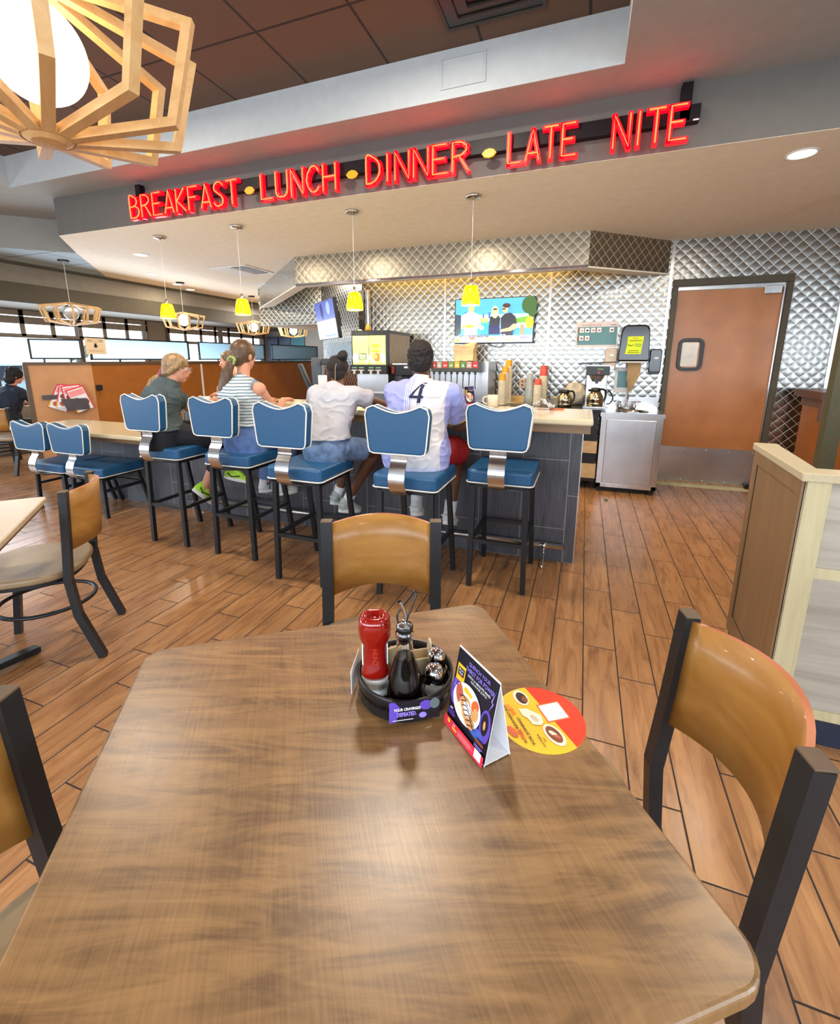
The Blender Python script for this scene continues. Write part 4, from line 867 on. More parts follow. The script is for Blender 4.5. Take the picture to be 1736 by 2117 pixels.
bm = B(); bx(bm, .485+1.8, .515+1.8, -.004, .0, .126, .134); put('end_tag', bm, M_WHITE, sign)
for word, x0, x1 in (('BREAKFAST', -4.045, -2.80), ('LUNCH', -2.587, -1.872), ('DINNER', -1.640, -.845), ('LATE', -.600, -.146), ('NITE', .040, .466)):
    ws = [.45 if c == 'I' else 1 for c in word]; gap = .34; tot = sum(ws)+gap*(len(word)-1); s_ = (x1-x0-.03)/tot; x = x0+.015
    for c, w_ in zip(word, ws):
        bm = B(); bm2 = B(); zl, hl = .022, .180
        for st_ in GL[c]:
            pts = []
            for a, b in st_:
                aa = (a if c != 'I' else .5); pts.append((x+w_*s_*aa if c != 'I' else x+w_*s_*.5, b))
            P3 = [(p[0]+1.8, -.020, zl+p[1]*hl) for p in pts]
            for A, C in zip(P3, P3[1:]):
                A, C = Vector(A), Vector(C); d_ = C-A; M = Matrix.Translation((A+C)/2) @ Matrix.Rotation(-math.atan2(d_.z, d_.x), 4, 'Y'); q = bmesh.ops.create_cube(bm, size=1); bmesh.ops.transform(bm, matrix=M @ Matrix.Diagonal((d_.length+.026, .040, .027, 1)), verts=q['verts'])
            tube(bm2, bez([(p[0], -.048, p[2]) for p in P3], 4) if c in 'SUCDB' else [(p[0], -.048, p[2]) for p in P3], .0052, 6)
        lt = put('letter', bm, M_LETTER, sign); put('neon_tube', bm2, M_NEON, lt, smooth=True)
        x += (w_+gap)*s_
for x in (-2.694, -1.750, -.716):
    bm = B(); q = [(-.052, 0), (-.030, .024), (-.012, .028), (0, .031), (.012, .028), (.030, .024), (.052, 0), (.030, -.024), (.012, -.028), (0, -.031), (-.012, -.028), (-.030, -.024)]
    prism(bm, q, 0, .014, Matrix.Translation((x+1.8, -.028, .107)) @ Matrix.Rotation(PI/2, 4, 'X')); bx(bm, x+1.79, x+1.81, -.03, .01, .10, .135); put('hexagon_badge', bm, M_YHEX, sign, bevel=.004)

# ---------------------------------------------------------------- half wall with frosted panels, menus, notices (left)
dw = thing('booth_divider', 'orange laminate half wall with dark brown cap dividing the booths', 'divider')
bm = B(); bx(bm, -6.05, -6.0, 4.2, 9.75, 0, 1.355); put('panel', bm, M_ORANGE, dw)
E0, E1 = Vector((-6.30, 3.62, 0)), Vector((-6.0, 4.2, 0)); ue = (E1-E0).normalized(); ne = Vector((-ue.y, ue.x, 0))
bm = B(); prism(bm, [tuple(E0[:2]), tuple(E1[:2]), tuple((E1+ne*.05)[:2]), tuple((E0+ne*.05)[:2])], 0, 1.355); o = put('panel', bm, M_ORANGELIT, dw); o['label'] = 'lighter orange end panel'
bm = B(); bx(bm, -6.07, -5.985, 4.19, 9.75, 1.355, 1.395); prism(bm, [tuple((E0-ne*.015-ue*.03)[:2]), tuple((E1-ne*.015)[:2]), tuple((E1+ne*.07)[:2]), tuple((E0+ne*.07-ue*.03)[:2])], 1.355, 1.39); put('cap', bm, M_DKBROWN, dw)
bm = B(); prism(bm, [tuple((E0-ne*.012-ue*.035)[:2]), tuple((E0-ne*.012+ue*.012)[:2]), tuple((E0+ne*.06+ue*.012)[:2]), tuple((E0+ne*.06-ue*.035)[:2])], 0, 1.37); put('end_post', bm, M_DKBROWN, dw)
bm = B(); bx(bm, -6.0, -5.992, 6.02, 6.05, .8, 1.35); o = put('joint_strip', bm, M_CRM2 if False else M_WHITE, dw); o['label'] = 'white joint strip'
def frost(p0, p1, z0, z1, label):
    p0, p1 = Vector((*p0, 0)), Vector((*p1, 0)); d_ = p1-p0; L = d_.length; t = thing('privacy_panel', label, 'privacy panel', (p0.x, p0.y, 1.39), math.atan2(d_.y, d_.x), 'frosted panels on the orange divider')
    z0 -= 1.39; z1 -= 1.39
    bm = B()
    for a, b, c, e in ((0, L, z0, z0+.018), (0, L, z1-.018, z1), (0, .022, z0, z1), (L-.022, L, z0, z1)): bx(bm, a, b, -.012, .012, c, e)
    for f in (.25, .75): bx(bm, L*f-.01, L*f+.01, -.010, .010, -.002, z0)
    put('frame', bm, M_BLACKM, t); bm = B(); bx(bm, .02, L-.02, -.003, .003, z0+.016, z1-.016); put('frosted_pane', bm, M_FROST, t)
frost((-6.27, 3.66), (-6.03, 4.13), 1.425, 1.668, 'frosted panel on the angled end of the orange divider')
frost((-6.02, 4.22), (-6.02, 5.83), 1.415, 1.700, 'long frosted panel behind the paper arrow notice')
frost((-6.02, 6.03), (-6.02, 7.72), 1.415, 1.710, 'frosted panel behind the girl in the striped top')
frost((-6.02, 7.95), (-6.02, 9.68), 1.415, 1.725, 'frosted panel left of the point of sale terminal')
sg = thing('paper_notice', 'cream paper notice with a black down arrow taped to the frosted panel', 'notice', (-5.99, 4.15, 1.49), PI/2)
bm = B(); bx(bm, 0, .27, -.004, 0, 0, .20); pp = put('sheet', bm, mat('cream_paper', (222, 200, 168), .8, var=.02), sg)
art('print', pp, (0, -.004, 0), (1, 0, 0), (0, 0, 1), [('rect', flat('notice_ink', (176, 156, 128)), .03, .152, .235, .160), ('rect', flat('notice_ink', (176, 156, 128)), .03, .178, .235, .184), ('rect', flat('notice_ink', (176, 156, 128)), .034, .162, .090, .178), ('rect', flat('notice_ink', (176, 156, 128)), .188, .162, .231, .178), ('rect', C_BLK, .118, .100, .146, .135), ('poly', C_BLK, [(.098, .104), (.166, .104), (.132, .078)]), ('rect', flat('notice_ink', (176, 156, 128)), .03, .058, .235, .060), ('rect', flat('notice_ink', (176, 156, 128)), .04, .038, .225, .043)], .0008)
rk = thing('menu_rack', 'dark metal menu rack mounted on the light orange end panel', 'rack', (E0.x, E0.y, 0), math.atan2(ue.y, ue.x))
bm = B(); bx(bm, .10, .40, -.03, -.001, .935, .99); put('shelf', bm, mat('dark_grey_metal', (84, 80, 84), .5, .4), rk)
bm = B(); prism(bm, [(.32, .80), (.56, .80), (.54, .94), (.27, .94)], .096, .10, Matrix.Rotation(PI/2, 4, 'X')); bx(bm, .33, .55, -.10, -.001, .796, .80); put('pocket', bm, mat('dark_grey_metal', (84, 80, 84)), rk, bevel=.003)
for k, (dx, dz, ro, lbl) in enumerate([(.28, .92, .42, 'red and white menu leaning left at the back of the menu rack'), (.34, .93, .22, 'red and white menu in the middle of the rack'), (.41, .93, -.10, 'red and white menu standing upright in the rack'), (.48, .90, -.32, 'red and white menu leaning right at the front of the rack')]):
    mn = thing('menu', lbl, 'menu', (E0.x, E0.y, 0), math.atan2(ue.y, ue.x), 'menus in the rack')
    Rm = Matrix.Translation((dx, -.022-.019*k, dz)) @ Matrix.Rotation(ro, 4, 'Y'); bm = B(); q = box(bm, (0, 0, .03), (.20, .004, .30)); bmesh.ops.transform(bm, matrix=Rm, verts=q); sh_ = put('sheet', bm, M_PAPER, mn)
    U_ = Rm.to_3x3() @ Vector((1, 0, 0)); V_ = Rm.to_3x3() @ Vector((0, 0, 1)); O_ = Rm @ Vector((-.10, -.002, -.12))
    art('print', sh_, O_, U_, V_, [('rect', C_WHT, 0, 0, .2, .3), ('rect', C_RED, 0, .285, .2, .3), ('rect', C_RED, 0, 0, .012, .3), ('rect', C_RED, .188, 0, .2, .3), ('rect', C_PNK, .02, .2, .18, .27), ('ell', C_BRN, .06, .15, .035, .03), ('ell', C_BRN, .14, .10, .04, .035), ('ell', C_BAC, .06, .06, .03, .03), ('rect', C_YEL, 0, 0, .012, .08)], .0006)
ou = thing('wall_outlet', 'black outlet box on the orange divider beside the menus', 'outlet', (-5.998, 4.25, 1.06)); bm = B(); bx(bm, 0, .03, -.035, .035, -.035, .035); put('box', bm, M_BLACKP, ou, bevel=.005); bm = B(); tube(bm, [(.01, 0, -.035), (.01, .006, -.08), (.008, -.004, -.14)], .002, 6); put('cable', bm, M_DKBROWN, ou)

# far left dining chairs, table
for i, (x, y, z_, lb) in enumerate([(-6.76, 3.42, .0, 'far left wooden-backed chair beyond the low counter, nearest the divider'), (-7.47, 3.66, 0, 'far left wooden-backed chair under the seated person')]):
    chair(lb, x, y, (-.35, .94) if i == 0 else (.1, 1), group='chairs in the window dining area')
table('small dining table in front of the person at the far left', -7.62, 4.75, 0, .7, .7, m=M_TABLE2)
t = thing('cup', 'small white cup on the far left dining table', 'cup', (-7.4, 4.6, .761)); bm = B(); lathe(bm, [(0, 0), (.03, 0), (.04, .09), (.037, .09), (.028, .004), (0, .004)], 16); put('cup_body', bm, M_WHITE, t)
# booth benches by the windows
for k, (y, lb) in enumerate([(6.3, 'brown booth bench behind the divider, nearer one'), (8.3, 'brown booth bench behind the divider, further one')]):
    t = thing('booth_bench', lb, 'bench', (-7.2, y, 0), 0, 'booth benches'); bm = B(); bx(bm, -.6, .6, -.25, .25, 0, .45); put('seat', bm, M_TANV, t, bevel=.03); bm = B(); bx(bm, -.6, .6, -.06, .06, .45, 1.1); put('backrest', bm, M_TANV, t, bevel=.03)
# dark menu boards on the far wall
for k, (x, lb) in enumerate([(-8.02, 'dark blue framed board on the far wall, left one of two'), (-7.62, 'dark blue framed board on the far wall, right one of two')]):
    t = thing('menu_board', lb, 'board', (x, 10.68, 1.1), 0, 'boards on the far wall'); bm = B(); bx(bm, -.18, .18, -.03, 0, 0, .92); put('frame', bm, flat('slate_frame', (40, 52, 68)), t); bm = B(); bx(bm, -.165, .165, -.036, -.03, .02, .90); put('face', bm, mat('slate_blue_face', (76, 92, 116), .5, var=.2, vscale=3), t)
# ---------------------------------------------------------------- back counter and service equipment
ZB = .90
t = thing('back_counter', 'long black-topped work counter against the quilted steel wall', 'counter', (-1.4, 5.6, 0))
bm = B(); bx(bm, -1.5, 1.57, -.32, .33, .10, .86); put('cabinet', bm, M_BLACKP, t); bm = B(); bx(bm, -1.53, 1.59, -.36, .335, .86, ZB); put('worktop', bm, mat('black_worktop', (30, 30, 30), .2), t, bevel=.004)
bm = B(); bx(bm, 1.2, 1.585, -.34, -.05, .14, .30); bx(bm, 1.22, 1.58, -.34, -.06, .42, .55); put('shelf_boxes', bm, mat('tan_carton', (190, 160, 120), .7), t)
t = thing('under_counter_shelf', 'dark work shelf behind the tall counter', 'shelf', (-1.8, 3.75, 0)); bm = B(); bx(bm, -1.6, 1.75, -.2, .10, .88, .92); bx(bm, -1.6, 1.75, -.2, -.17, .1, .88); put('shelf_body', bm, mat('black_worktop', (30, 30, 30)), t)
# steel hand sink
t = thing('sink_cabinet', 'stainless steel hand sink cabinet left of the kitchen door', 'sink', (.495, 5.25, 0)); w_ = .295
bm = B(); bx(bm, -w_, w_, 0, .6, .06, .83); bx(bm, -w_-.0, -w_+.045, -.004, .02, .06, .83); bx(bm, w_-.045, w_, -.004, .02, .06, .83); bx(bm, -w_, w_, -.004, .02, .06, .10); put('cabinet_body', bm, M_STEEL, t)
bm = B(); bx(bm, -.24, .235, -.012, .006, .11, .80); put('door', bm, M_STEELH, t, bevel=.004)
# top with a real basin opening
bm = B(); y0_, y1_ = -.012, .61
for a, b, c, d_ in ((-w_-.012, -.13, y0_, y1_), (.16, w_+.012, y0_, y1_), (-.13, .16, y0_, .10), (-.13, .16, .36, y1_)): bx(bm, a, b, c, d_, .83, .872)
bx(bm, -.13, .16, .10, .36, .72, .73); bx(bm, -w_, w_+.012, .60, .615, .87, 1.0); put('sink_top', bm, M_STEEL, t)
bm = B(); lathe(bm, [(.0, .735), (.11, .74), (.135, .80), (.15, .868), (.165, .878), (.168, .874), (.15, .86)], 32, (.015, .23, 0), 1, .82); put('basin', bm, M_CHROME, t, smooth=True)
bm = B(); bx(bm, -.28, -.26, .02, .04, 0, .06); bx(bm, w_-.06, w_-.03, .02, .05, 0, .06); bx(bm, -.26, w_, .1, .6, 0, .06); put('foot', bm, M_BLACKM, t)
fa = thing('faucet', 'chrome two-handle faucet on the hand sink', 'faucet', (.47, 5.72, .872))
bm = B(); bx(bm, -.09, .09, -.025, .025, 0, .022); cyl(bm, (0, 0, .02), (0, 0, .10), .012); tube(bm, bez([(0, 0, .09), (0, -.01, .16), (0, -.05, .165), (0, -.10, .12)], 5), .009); put('spout', bm, M_CHROME, fa, smooth=True)
for sx in (-1, 1):
    bm = B(); lathe(bm, [(.022, .02), (.024, .04), (.014, .055), (.012, .075), (0, .078)], 16, (sx*.075, 0, 0)); tube(bm, [(sx*.06, 0, .075), (sx*.14, -.01, .085)], .007); put('handle', bm, M_CHROME, fa, smooth=True)
# paper towel dispenser with sign and hanging towel
pd = thing('towel_dispenser', 'dark smoked paper towel dispenser above the hand sink', 'dispenser', (.335, YW, 1.40))
M_SMOKE = mat('smoked_plastic', (24, 18, 17), .14, var=.03, spec=.6)
bm = B(); prism(bm, [(0, 0), (.315, 0), (.315, .05), (.30, .34), (.285, .375), (.25, .395), (.065, .395), (.03, .375), (.012, .33), (0, .05)], 0, .20, Matrix.Rotation(PI/2, 4, 'X')); put('housing', bm, M_SMOKE, pd, bevel=.018, seg=3)
bm = B(); bx(bm, .02, .29, -.19, -.01, -.012, 0); put('tear_bar', bm, M_WHITE, pd)
sn = thing('hygiene_sign', 'neon yellow stop sign sheet taped on the towel dispenser', 'sign', (.405, YW-.206, 1.48))
M_LIMEP = flat('lime_paper', (214, 232, 44), .7)
bm = B(); prism(bm, [(.008, .085), (-.006, 0), (.155, 0), (.160, .06), (.172, .19), (.012, .19)], 0, .002, Matrix.Rotation(PI/2, 4, 'X')); p_ = put('sheet', bm, M_LIMEP, sn)
M_OL = flat('olive_ink', (130, 120, 20), .7)
art('print', p_, (0, -.002, 0), (1, 0, 0), (0, 0, 1), [('text', flat('orange_ink', (196, 110, 20)), 'STOP', .088, .168, .018, .056, 0, .02), ('rect', M_OL, .028, .140, .150, .148), ('rect', flat('lime_ink', (170, 190, 40)), .09, .08, .155, .115), ('poly', M_OL, [(.015, .112), (.03, .10), (.06, .096), (.08, .11), (.07, .092), (.04, .086), (.02, .094)]), ('rect', M_OL, .03, .034, .13, .041), ('rect', M_OL, .02, .014, .14, .020)], .0008)
tw = thing('paper_towel', 'brown paper towel hanging from the towel dispenser', 'towel', (.47, YW-.10, 1.40))
bm = B(); rows = []
for k in range(13):
    f = k/12; z = -.34*f; half = .070*(1-f*.15) if f < .5 else .064*(1-(f-.5)*1.5); cx_ = .04-.01*f+.012*math.sin(f*4); fold = .02*math.sin(f*3)
    rows.append([(cx_-half, -.01+fold, z), (cx_-half*.3, -.03-.01*f, z-.008*f), (cx_+half*.4, -.012+.02*f, z), (cx_+half, -.028, z+.012)])
A_v = [[bm.verts.new(p) for p in r] for r in rows]; B_v = [[bm.verts.new((p[0], p[1]+.0015, p[2])) for p in r] for r in rows]
for k in range(12):
    for j in range(3): bm.faces.new((A_v[k][j], A_v[k][j+1], A_v[k+1][j+1], A_v[k+1][j])); bm.faces.new((B_v[k][j], B_v[k+1][j], B_v[k+1][j+1], B_v[k][j+1]))
put('sheet', bm, mat('kraft_paper', (178, 146, 106), .85), tw, smooth=True)
for x, w_, z0, z1, m_, lb in ((.205, .125, 1.315, 1.555, mat('beige_plastic', (196, 180, 164), .4), 'beige soap dispenser left of the dark towel dispenser'), (.665, .125, 1.262, 1.535, M_SMOKE, 'black soap dispenser right of the towel dispenser by the door')):
    t = thing('soap_dispenser', lb, 'dispenser', (x, YW, z0)); h = z1-z0
    bm = B(); prism(bm, [(.006, 0), (w_-.008, 0), (w_, h*.2), (w_, h*.93), (w_-.014, h), (.014, h), (0, h*.93), (0, h*.2)], 0, .10, Matrix.Rotation(PI/2, 4, 'X')); put('housing', bm, m_, t, bevel=.012, seg=3)
    bm = B(); prism(bm, rrect(.042, .020, .008, 4, w_*.55, h*.64), .100, .103, Matrix.Rotation(PI/2, 4, 'X')); put('badge', bm, M_WHITE, t)
    bm = B(); bx(bm, .02, w_-.02, -.104, -.02, -.004, .03); put('push_bar', bm, M_STEEL if 'beige' in lb else M_BLACKP, t, bevel=.004)
# teal poster on the wall and small notice behind the towel
t = thing('chart_poster', 'teal food preparation chart with small photos on the quilted wall', 'poster', (-.135, YW-.012, 1.565)); bm = B(); bx(bm, 0, .452, -.002, .002, 0, .285); p_ = put('sheet', bm, mat('pinkish_paper', (214, 202, 200), .35), t)
TEAL = flat('print_teal', (84, 134, 138), .3); it = [('rect', TEAL, .018, .024, .445, .228), ('text', C_BRN, 'Food Safety Standards', .15, .245, .010, .21), ('rect', C_BRN, .375, .243, .43, .250)]
for (u, v, c) in ((.06, .165, C_PNK), (.12, .165, C_BLK), (.185, .165, C_BAC), (.25, .165, C_BAC), (.385, .165, C_BRN), (.06, .075, C_BRN), (.125, .075, C_BAC)): it += [('rect', C_WHT, u-.022, v, u+.026, v+.052), ('ell', c, u+.004, v+.024, .014, .010)]
it.append(('rect', flat('print_maroon', (120, 70, 70)), .024, .165, .034, .22)); it.append(('rect', flat('print_maroon', (120, 70, 70)), .024, .055, .034, .125))
it = [q for q in it if not (q[0] == 'text')]+[('rect', C_BRN, .06, .246, .27, .250)]
art('print', p_, (0, -.002, 0), (1, 0, 0), (0, 0, 1), it, .0010)
t = thing('wall_notice', 'white and teal notice behind the hanging paper towel', 'notice', (.33, YW-.012, 1.04)); bm = B(); bx(bm, 0, .20, -.002, .002, 0, .29); p_ = put('sheet', bm, M_PAPER, t); art('print', p_, (0, -.002, 0), (1, 0, 0), (0, 0, 1), [('rect', TEAL, .03, .06, .17, .25), ('ell', flat('print_aqua', (170, 214, 220)), .15, .17, .03, .05)], .001)
# televisions
tv = thing('television', 'flat television showing a cooking show, mounted on the quilted wall', 'television', (-1.60, 5.86, 1.618)); TW_, TH_ = .985, .542
bm = B(); bx(bm, 0, TW_, -.02, .03, 0, TH_); put('bezel', bm, M_BLACKP, tv, bevel=.005); bm = B(); bx(bm, .35, .65, .03, .078, .12, .42); put('wall_mount', bm, M_BLACKM, tv)
bm = B(); tube(bm, bez([(.42, .02, .0), (.50, .03, -.035), (.58, .03, -.045), (.62, .02, .0)], 4), .004, 6); put('cable', bm, M_BLACKP, tv)
def sc(n, c, e=1.0): return flat('screen_'+n, c, .2, e)
S_ = TW_/165.0  # screen units
def q(u, v): return (u*S_*1.0, v*S_)
SKY, SKY2 = sc('sky', (70, 150, 232)), sc('pale_sky', (150, 205, 245)); SBL, SDK, SSK, SNB, SWH, SGR, SYE, SGB, SHR = sc('pale_shirt', (180, 205, 250)), sc('black_shirt', (42, 42, 52)), sc('skin', (216, 160, 128)), sc('navy', (36, 34, 80)), sc('white', (226, 226, 220)), sc('green', (96, 150, 50)), sc('yellow', (232, 190, 40)), sc('blue_box', (50, 150, 210)), sc('hair', (60, 44, 36))
def R_(m_, a, b, c, d_): return ('rect', m_, a*S_, b*S_, c*S_, d_*S_)
def E_(m_, a, b, c, d_, r=0): return ('ell', m_, a*S_, b*S_, c*S_, d_*S_, r)
def P_(m_, *pts): return ('poly', m_, [(a*S_, b*S_) for a, b in pts])
art('screen', tv, (0, -.021, 0), (1, 0, 0), (0, 0, 1), [R_(SKY, 2, 2, 163, 89), R_(SKY2, 2, 30, 163, 58), P_(sc('dark_left', (44, 60, 80)), (2, 12), (14, 22), (14, 58), (2, 60)), R_(sc('building', (50, 90, 160)), 60, 50, 63, 60), R_(sc('building', (50, 90, 160)), 72, 50, 76, 62), R_(sc('building', (50, 90, 160)), 22, 52, 26, 64), P_(SGR, (122, 48), (160, 54), (163, 40), (126, 36)), E_(sc('tree', (50, 84, 40)), 154, 74, 15, 17), E_(sc('tree', (50, 84, 40)), 160, 62, 8, 12), R_(sc('roof', (150, 180, 200)), 124, 36, 150, 40), R_(SGB, 56, 20, 82, 44), ('text', SYE, 'NV', 64*S_, 46*S_, 11*S_, 20*S_, 0, .04), E_(SYE, 156, 40, 8, 12), R_(sc('crate', (170, 120, 90)), 138, 16, 145, 36),
    P_(SBL, (22, 17), (20, 40), (14, 38), (18, 58), (30, 64), (40, 64), (52, 58), (56, 42), (50, 40), (50, 17)), E_(SSK, 36, 70, 6.5, 8), P_(SSK, (14, 36), (22, 40), (44, 38), (44, 33), (16, 31)), P_(SSK, (50, 42), (56, 42), (62, 32), (56, 30)), E_(SYE, 34, 35, 9, 2.5), E_(sc('bowl', (220, 225, 235)), 60, 31, 4, 4),
    P_(SDK, (74, 30), (76, 52), (82, 56), (92, 56), (97, 50), (96, 30)), E_(sc('blonde', (220, 205, 150)), 86, 62, 7, 12), E_(SSK, 86, 65, 4.5, 6), R_(SDK, 82, 66, 90, 69), P_(SNB, (74, 18), (74, 36), (96, 36), (97, 18)),
    P_(SDK, (100, 15), (98, 50), (106, 58), (118, 60), (128, 52), (131, 38), (124, 37), (124, 15)), E_(SSK, 107, 67, 5.5, 8), E_(SHR, 109, 74, 8, 4.5), R_(SHR, 101, 66, 107, 69), P_(SSK, (131, 38), (132, 30), (120, 24), (98, 22), (98, 27), (116, 31), (124, 38)),
    R_(SWH, 2, 2, 163, 15), R_(sc('caption_bar', (50, 60, 84)), 14, 12.5, 74, 17), ('text', SWH, 'WHATEVER YOU WANT TO CALL IT', 44*S_, 14.8*S_, 2.6*S_, 56*S_, 0, .01), E_(SYE, 8, 6, 5, 4), E_(sc('food_red', (206, 110, 90)), 40, 10, 7, 2.5), E_(sc('food_green', (160, 190, 110)), 80, 8, 9, 2.5), E_(sc('food_tan', (214, 190, 140)), 120, 7, 12, 3), R_(sc('glass', (180, 200, 225)), 99, 5, 103, 18), R_(sc('glass', (180, 200, 225)), 105, 5, 109, 18), E_(sc('cloth', (120, 120, 190)), 148, 11, 10, 3)], .0009)
# second screen on the angled wall by the opening
ts = thing('wall_screen', 'tilted screen on the angled wall left of the juice dispenser', 'screen', (-3.27, 5.60, 1.69), 0); ts.rotation_euler = (math.radians(8), 0, math.radians(-42))
bm = B(); bx(bm, -.42, .42, -.02, .03, 0, .50); put('bezel', bm, M_BLACKP, ts, bevel=.005); bm = B(); bx(bm, -.1, .1, .03, .16, .15, .35); put('wall_mount', bm, M_BLACKM, ts)
art('screen', ts, (-.41, -.021, .01), (1, 0, 0), (0, 0, 1), [('rect', sc('indigo', (84, 100, 170), .8), 0, .24, .82, .48), ('rect', sc('aqua', (200, 235, 240), .9), 0, 0, .82, .24), ('ell', sc('soft_green', (170, 225, 170), .9), .55, .17, .2, .05), ('poly', sc('grey_line', (120, 130, 150), .7), [(.1, .24), (.16, .24), (.34, .08), (.28, .08)]), ('rect', sc('grey_line', (120, 130, 150)), .3, .03, .8, .05), ('ell', sc('deep_indigo', (50, 56, 120), .6), .3, .36, .05, .1), ('ell', sc('pale_indigo', (140, 160, 215), .8), .6, .38, .08, .08)], .001)
# juice dispenser
jd = thing('juice_dispenser', 'black juice dispenser with two glowing yellow panels on the back counter', 'dispenser', (-2.70, 5.12, ZB))
bm = B(); bx(bm, 0, .485, 0, .75, .36, .862); put('cabinet', bm, M_BLACKP, jd, bevel=.008)
bm = B(); bx(bm, .484, .487, .05, .72, .44, .82); s_ = put('side_panel', bm, mat('brown_side_panel', (132, 118, 100), .4, .5), jd)
M_LY = sc('lemon', (226, 232, 110), 1.1); M_LY2 = sc('lemon_pale', (248, 246, 190), 1.25)
art('lit_panel', jd, (0, -.001, .0), (1, 0, 0), (0, 0, 1), [('rect', M_LY, .018, .462, .232, .80), ('rect', M_LY, .240, .462, .456, .80), ('ell', M_LY2, .06, .54, .045, .06), ('ell', M_LY2, .21, .54, .03, .06), ('ell', M_LY2, .29, .54, .035, .06), ('ell', M_LY2, .42, .54, .035, .06), ('rect', sc('olive', (110, 120, 60), .5), .098, .520, .208, .596), ('text', M_LY2, 'Minute', .153, .572, .026, .085, 0, .03), ('text', M_LY2, 'Maid', .153, .543, .026, .075, 0, .03), ('poly', sc('amber', (240, 190, 30)), [(.275, .70), (.385, .70), (.37, .665), (.355, .655), (.30, .655)]), ('rect', sc('amber', (240, 190, 30)), .275, .610, .385, .635), ('ell', sc('apple_red', (236, 110, 40)), .345, .548, .042, .052), ('ell', sc('apple_green', (190, 200, 70)), .300, .560, .020, .034), ('ell', sc('apple_glow', (255, 190, 90)), .333, .556, .018, .024), ('poly', sc('amber', (240, 190, 30)), [(.385, .485), (.412, .485), (.398, .51)])], .0010)
bm = B(); bx(bm, 0, .485, -.05, .0, .35, .455); nz = put('valve_panel', bm, M_BLACKP, jd, bevel=.004)
for k in range(4): x = (.062, .155, .285, .380)[k]; bm = B(); bx(bm, x-.038, x+.038, -.062, -.05, .388, .402); bx(bm, x-.014, x+.014, -.064, -.05, .350, .40); put('tap_lever', bm, mat('pale_lever', (190, 184, 172), .4), jd); bm = B(); bx(bm, x-.032, x+.032, -.053, -.05, .418, .432); put('flavour_tag', bm, flat('tag_green', (110, 160, 130)), jd)
bm = B(); prism(bm, [(.0, .0), (0, .35), (.20, .35), (.03, .0)], .07, .485, Matrix(((0, 0, 1, 0), (1, 0, 0, 0), (0, 1, 0, 0), (0, 0, 0, 1))) @ Matrix.Translation((0, 0, 0))); bx(bm, .07, .485, .2, .7, .0, .35); put('splash_panel', bm, M_STEELH, jd)
bm = B(); bx(bm, .05, .50, -.10, .30, .10, .125); put('drip_tray', bm, M_STEEL, jd)
for k, (x, y, m_, s_, lb) in enumerate([(-2.56, 5.3, mat('honey_yellow', (220, 160, 40), .3), .09, 'small yellow bottle on top of the juice dispenser'), (-2.62, 5.35, M_CREAM, .03, 'cream tub on top of the juice dispenser')]):
    t = thing('small_bottle' if k == 0 else 'small_tub', lb, 'bottle' if k == 0 else 'tub', (x+.12*k*-.6, y, ZB+.8622)); bm = B(); lathe(bm, [(0, 0), (.030, 0), (.032, s_*.5), (.018, s_*.8), (.010, s_), (0, s_)], 16); put('bottle_body' if k == 0 else 'tub_body', bm, m_, t, smooth=True)
cm = thing('iced_tea_brewer', 'black drink machine with small white display right of the juice dispenser', 'drink machine', (-2.17, 5.2, ZB))
bm = B(); bx(bm, 0, .26, 0, .4, .33, .46); bx(bm, .07, .24, .05, .4, .0, .33); put('housing', bm, M_BLACKP, cm, bevel=.006); bm = B(); bx(bm, -.02, .27, -.012, .4, .46, .475); put('top_plate', bm, M_STEEL, cm); bm = B(); bx(bm, .13, .20, -.003, 0, .42, .44); put('display', bm, sc('display', (190, 205, 220), .8), cm); bm = B(); bx(bm, -.03, .01, -.03, .0, .35, .44); put('red_tap', bm, flat('tap_red', (130, 40, 34)), cm, bevel=.006)
# soda fountain
sf = thing('soda_fountain', 'steel soda fountain with eight coloured flavour labels', 'soda fountain', (-1.72, 5.30, ZB))
bm = B(); bx(bm, -.06, .66, .10, .58, 0, .50); put('cabinet', bm, M_STEELH, sf, bevel=.006); bm = B(); bx(bm, 0, .60, -.05, .12, .38, .50); put('valve_bank', bm, mat('dark_grey_plastic', (66, 66, 62), .4), sf, bevel=.006)
bm = B(); bx(bm, .0, .60, -.06, .10, 0, .03); put('drip_tray', bm, M_BLACKP, sf)
FC = [(196, 40, 34), (170, 160, 140), (214, 60, 40), (120, 150, 60), (232, 176, 50), (90, 140, 60), (196, 150, 130), (214, 44, 50)]
for k, c in enumerate(FC):
    x = .035+.0715*k; lbm = flat('flavour_%d' % k, c, .4); o = art('flavour_label', sf, (x-.031, -.051, .425), (1, 0, 0), (0, 0, 1), [('rect', lbm, 0, 0, .060, .070), ('poly', C_WHT, [(.015, .012), (.03, .05), (.045, .012), (.036, .012), (.03, .03), (.024, .012)]) if k in (1, 5) else ('rect', C_WHT, .012, .022, .048, .034)], .0012)
    bm = B(); tube(bm, bez([(x, -.03, .38), (x, -.035, .30), (x, -.04, .22), (x+.012, -.06, .19)], 4), .0055, 6); bx(bm, x-.012, x+.012, -.045, -.02, .352, .38); put('nozzle_lever', bm, M_BLACKP, sf)
bg = thing('paper_bag', 'crumpled tan paper bag on top of the soda fountain', 'bag', (-1.39, 5.60, ZB+.5002)); bm = B(); bmesh.ops.create_cube(bm, size=1); bmesh.ops.transform(bm, matrix=Matrix.Translation((0, 0, .10)) @ Matrix.Diagonal((.25, .16, .20, 1)), verts=bm.verts); bmesh.ops.subdivide_edges(bm, edges=bm.edges, cuts=5, use_grid_fill=True)
for v in bm.verts: v.co += noise.noise_vector(v.co*9)*.04; v.co.z = max(v.co.z, 0)
put('bag_body', bm, mat('tan_bag_paper', (206, 176, 134), .8), bg)
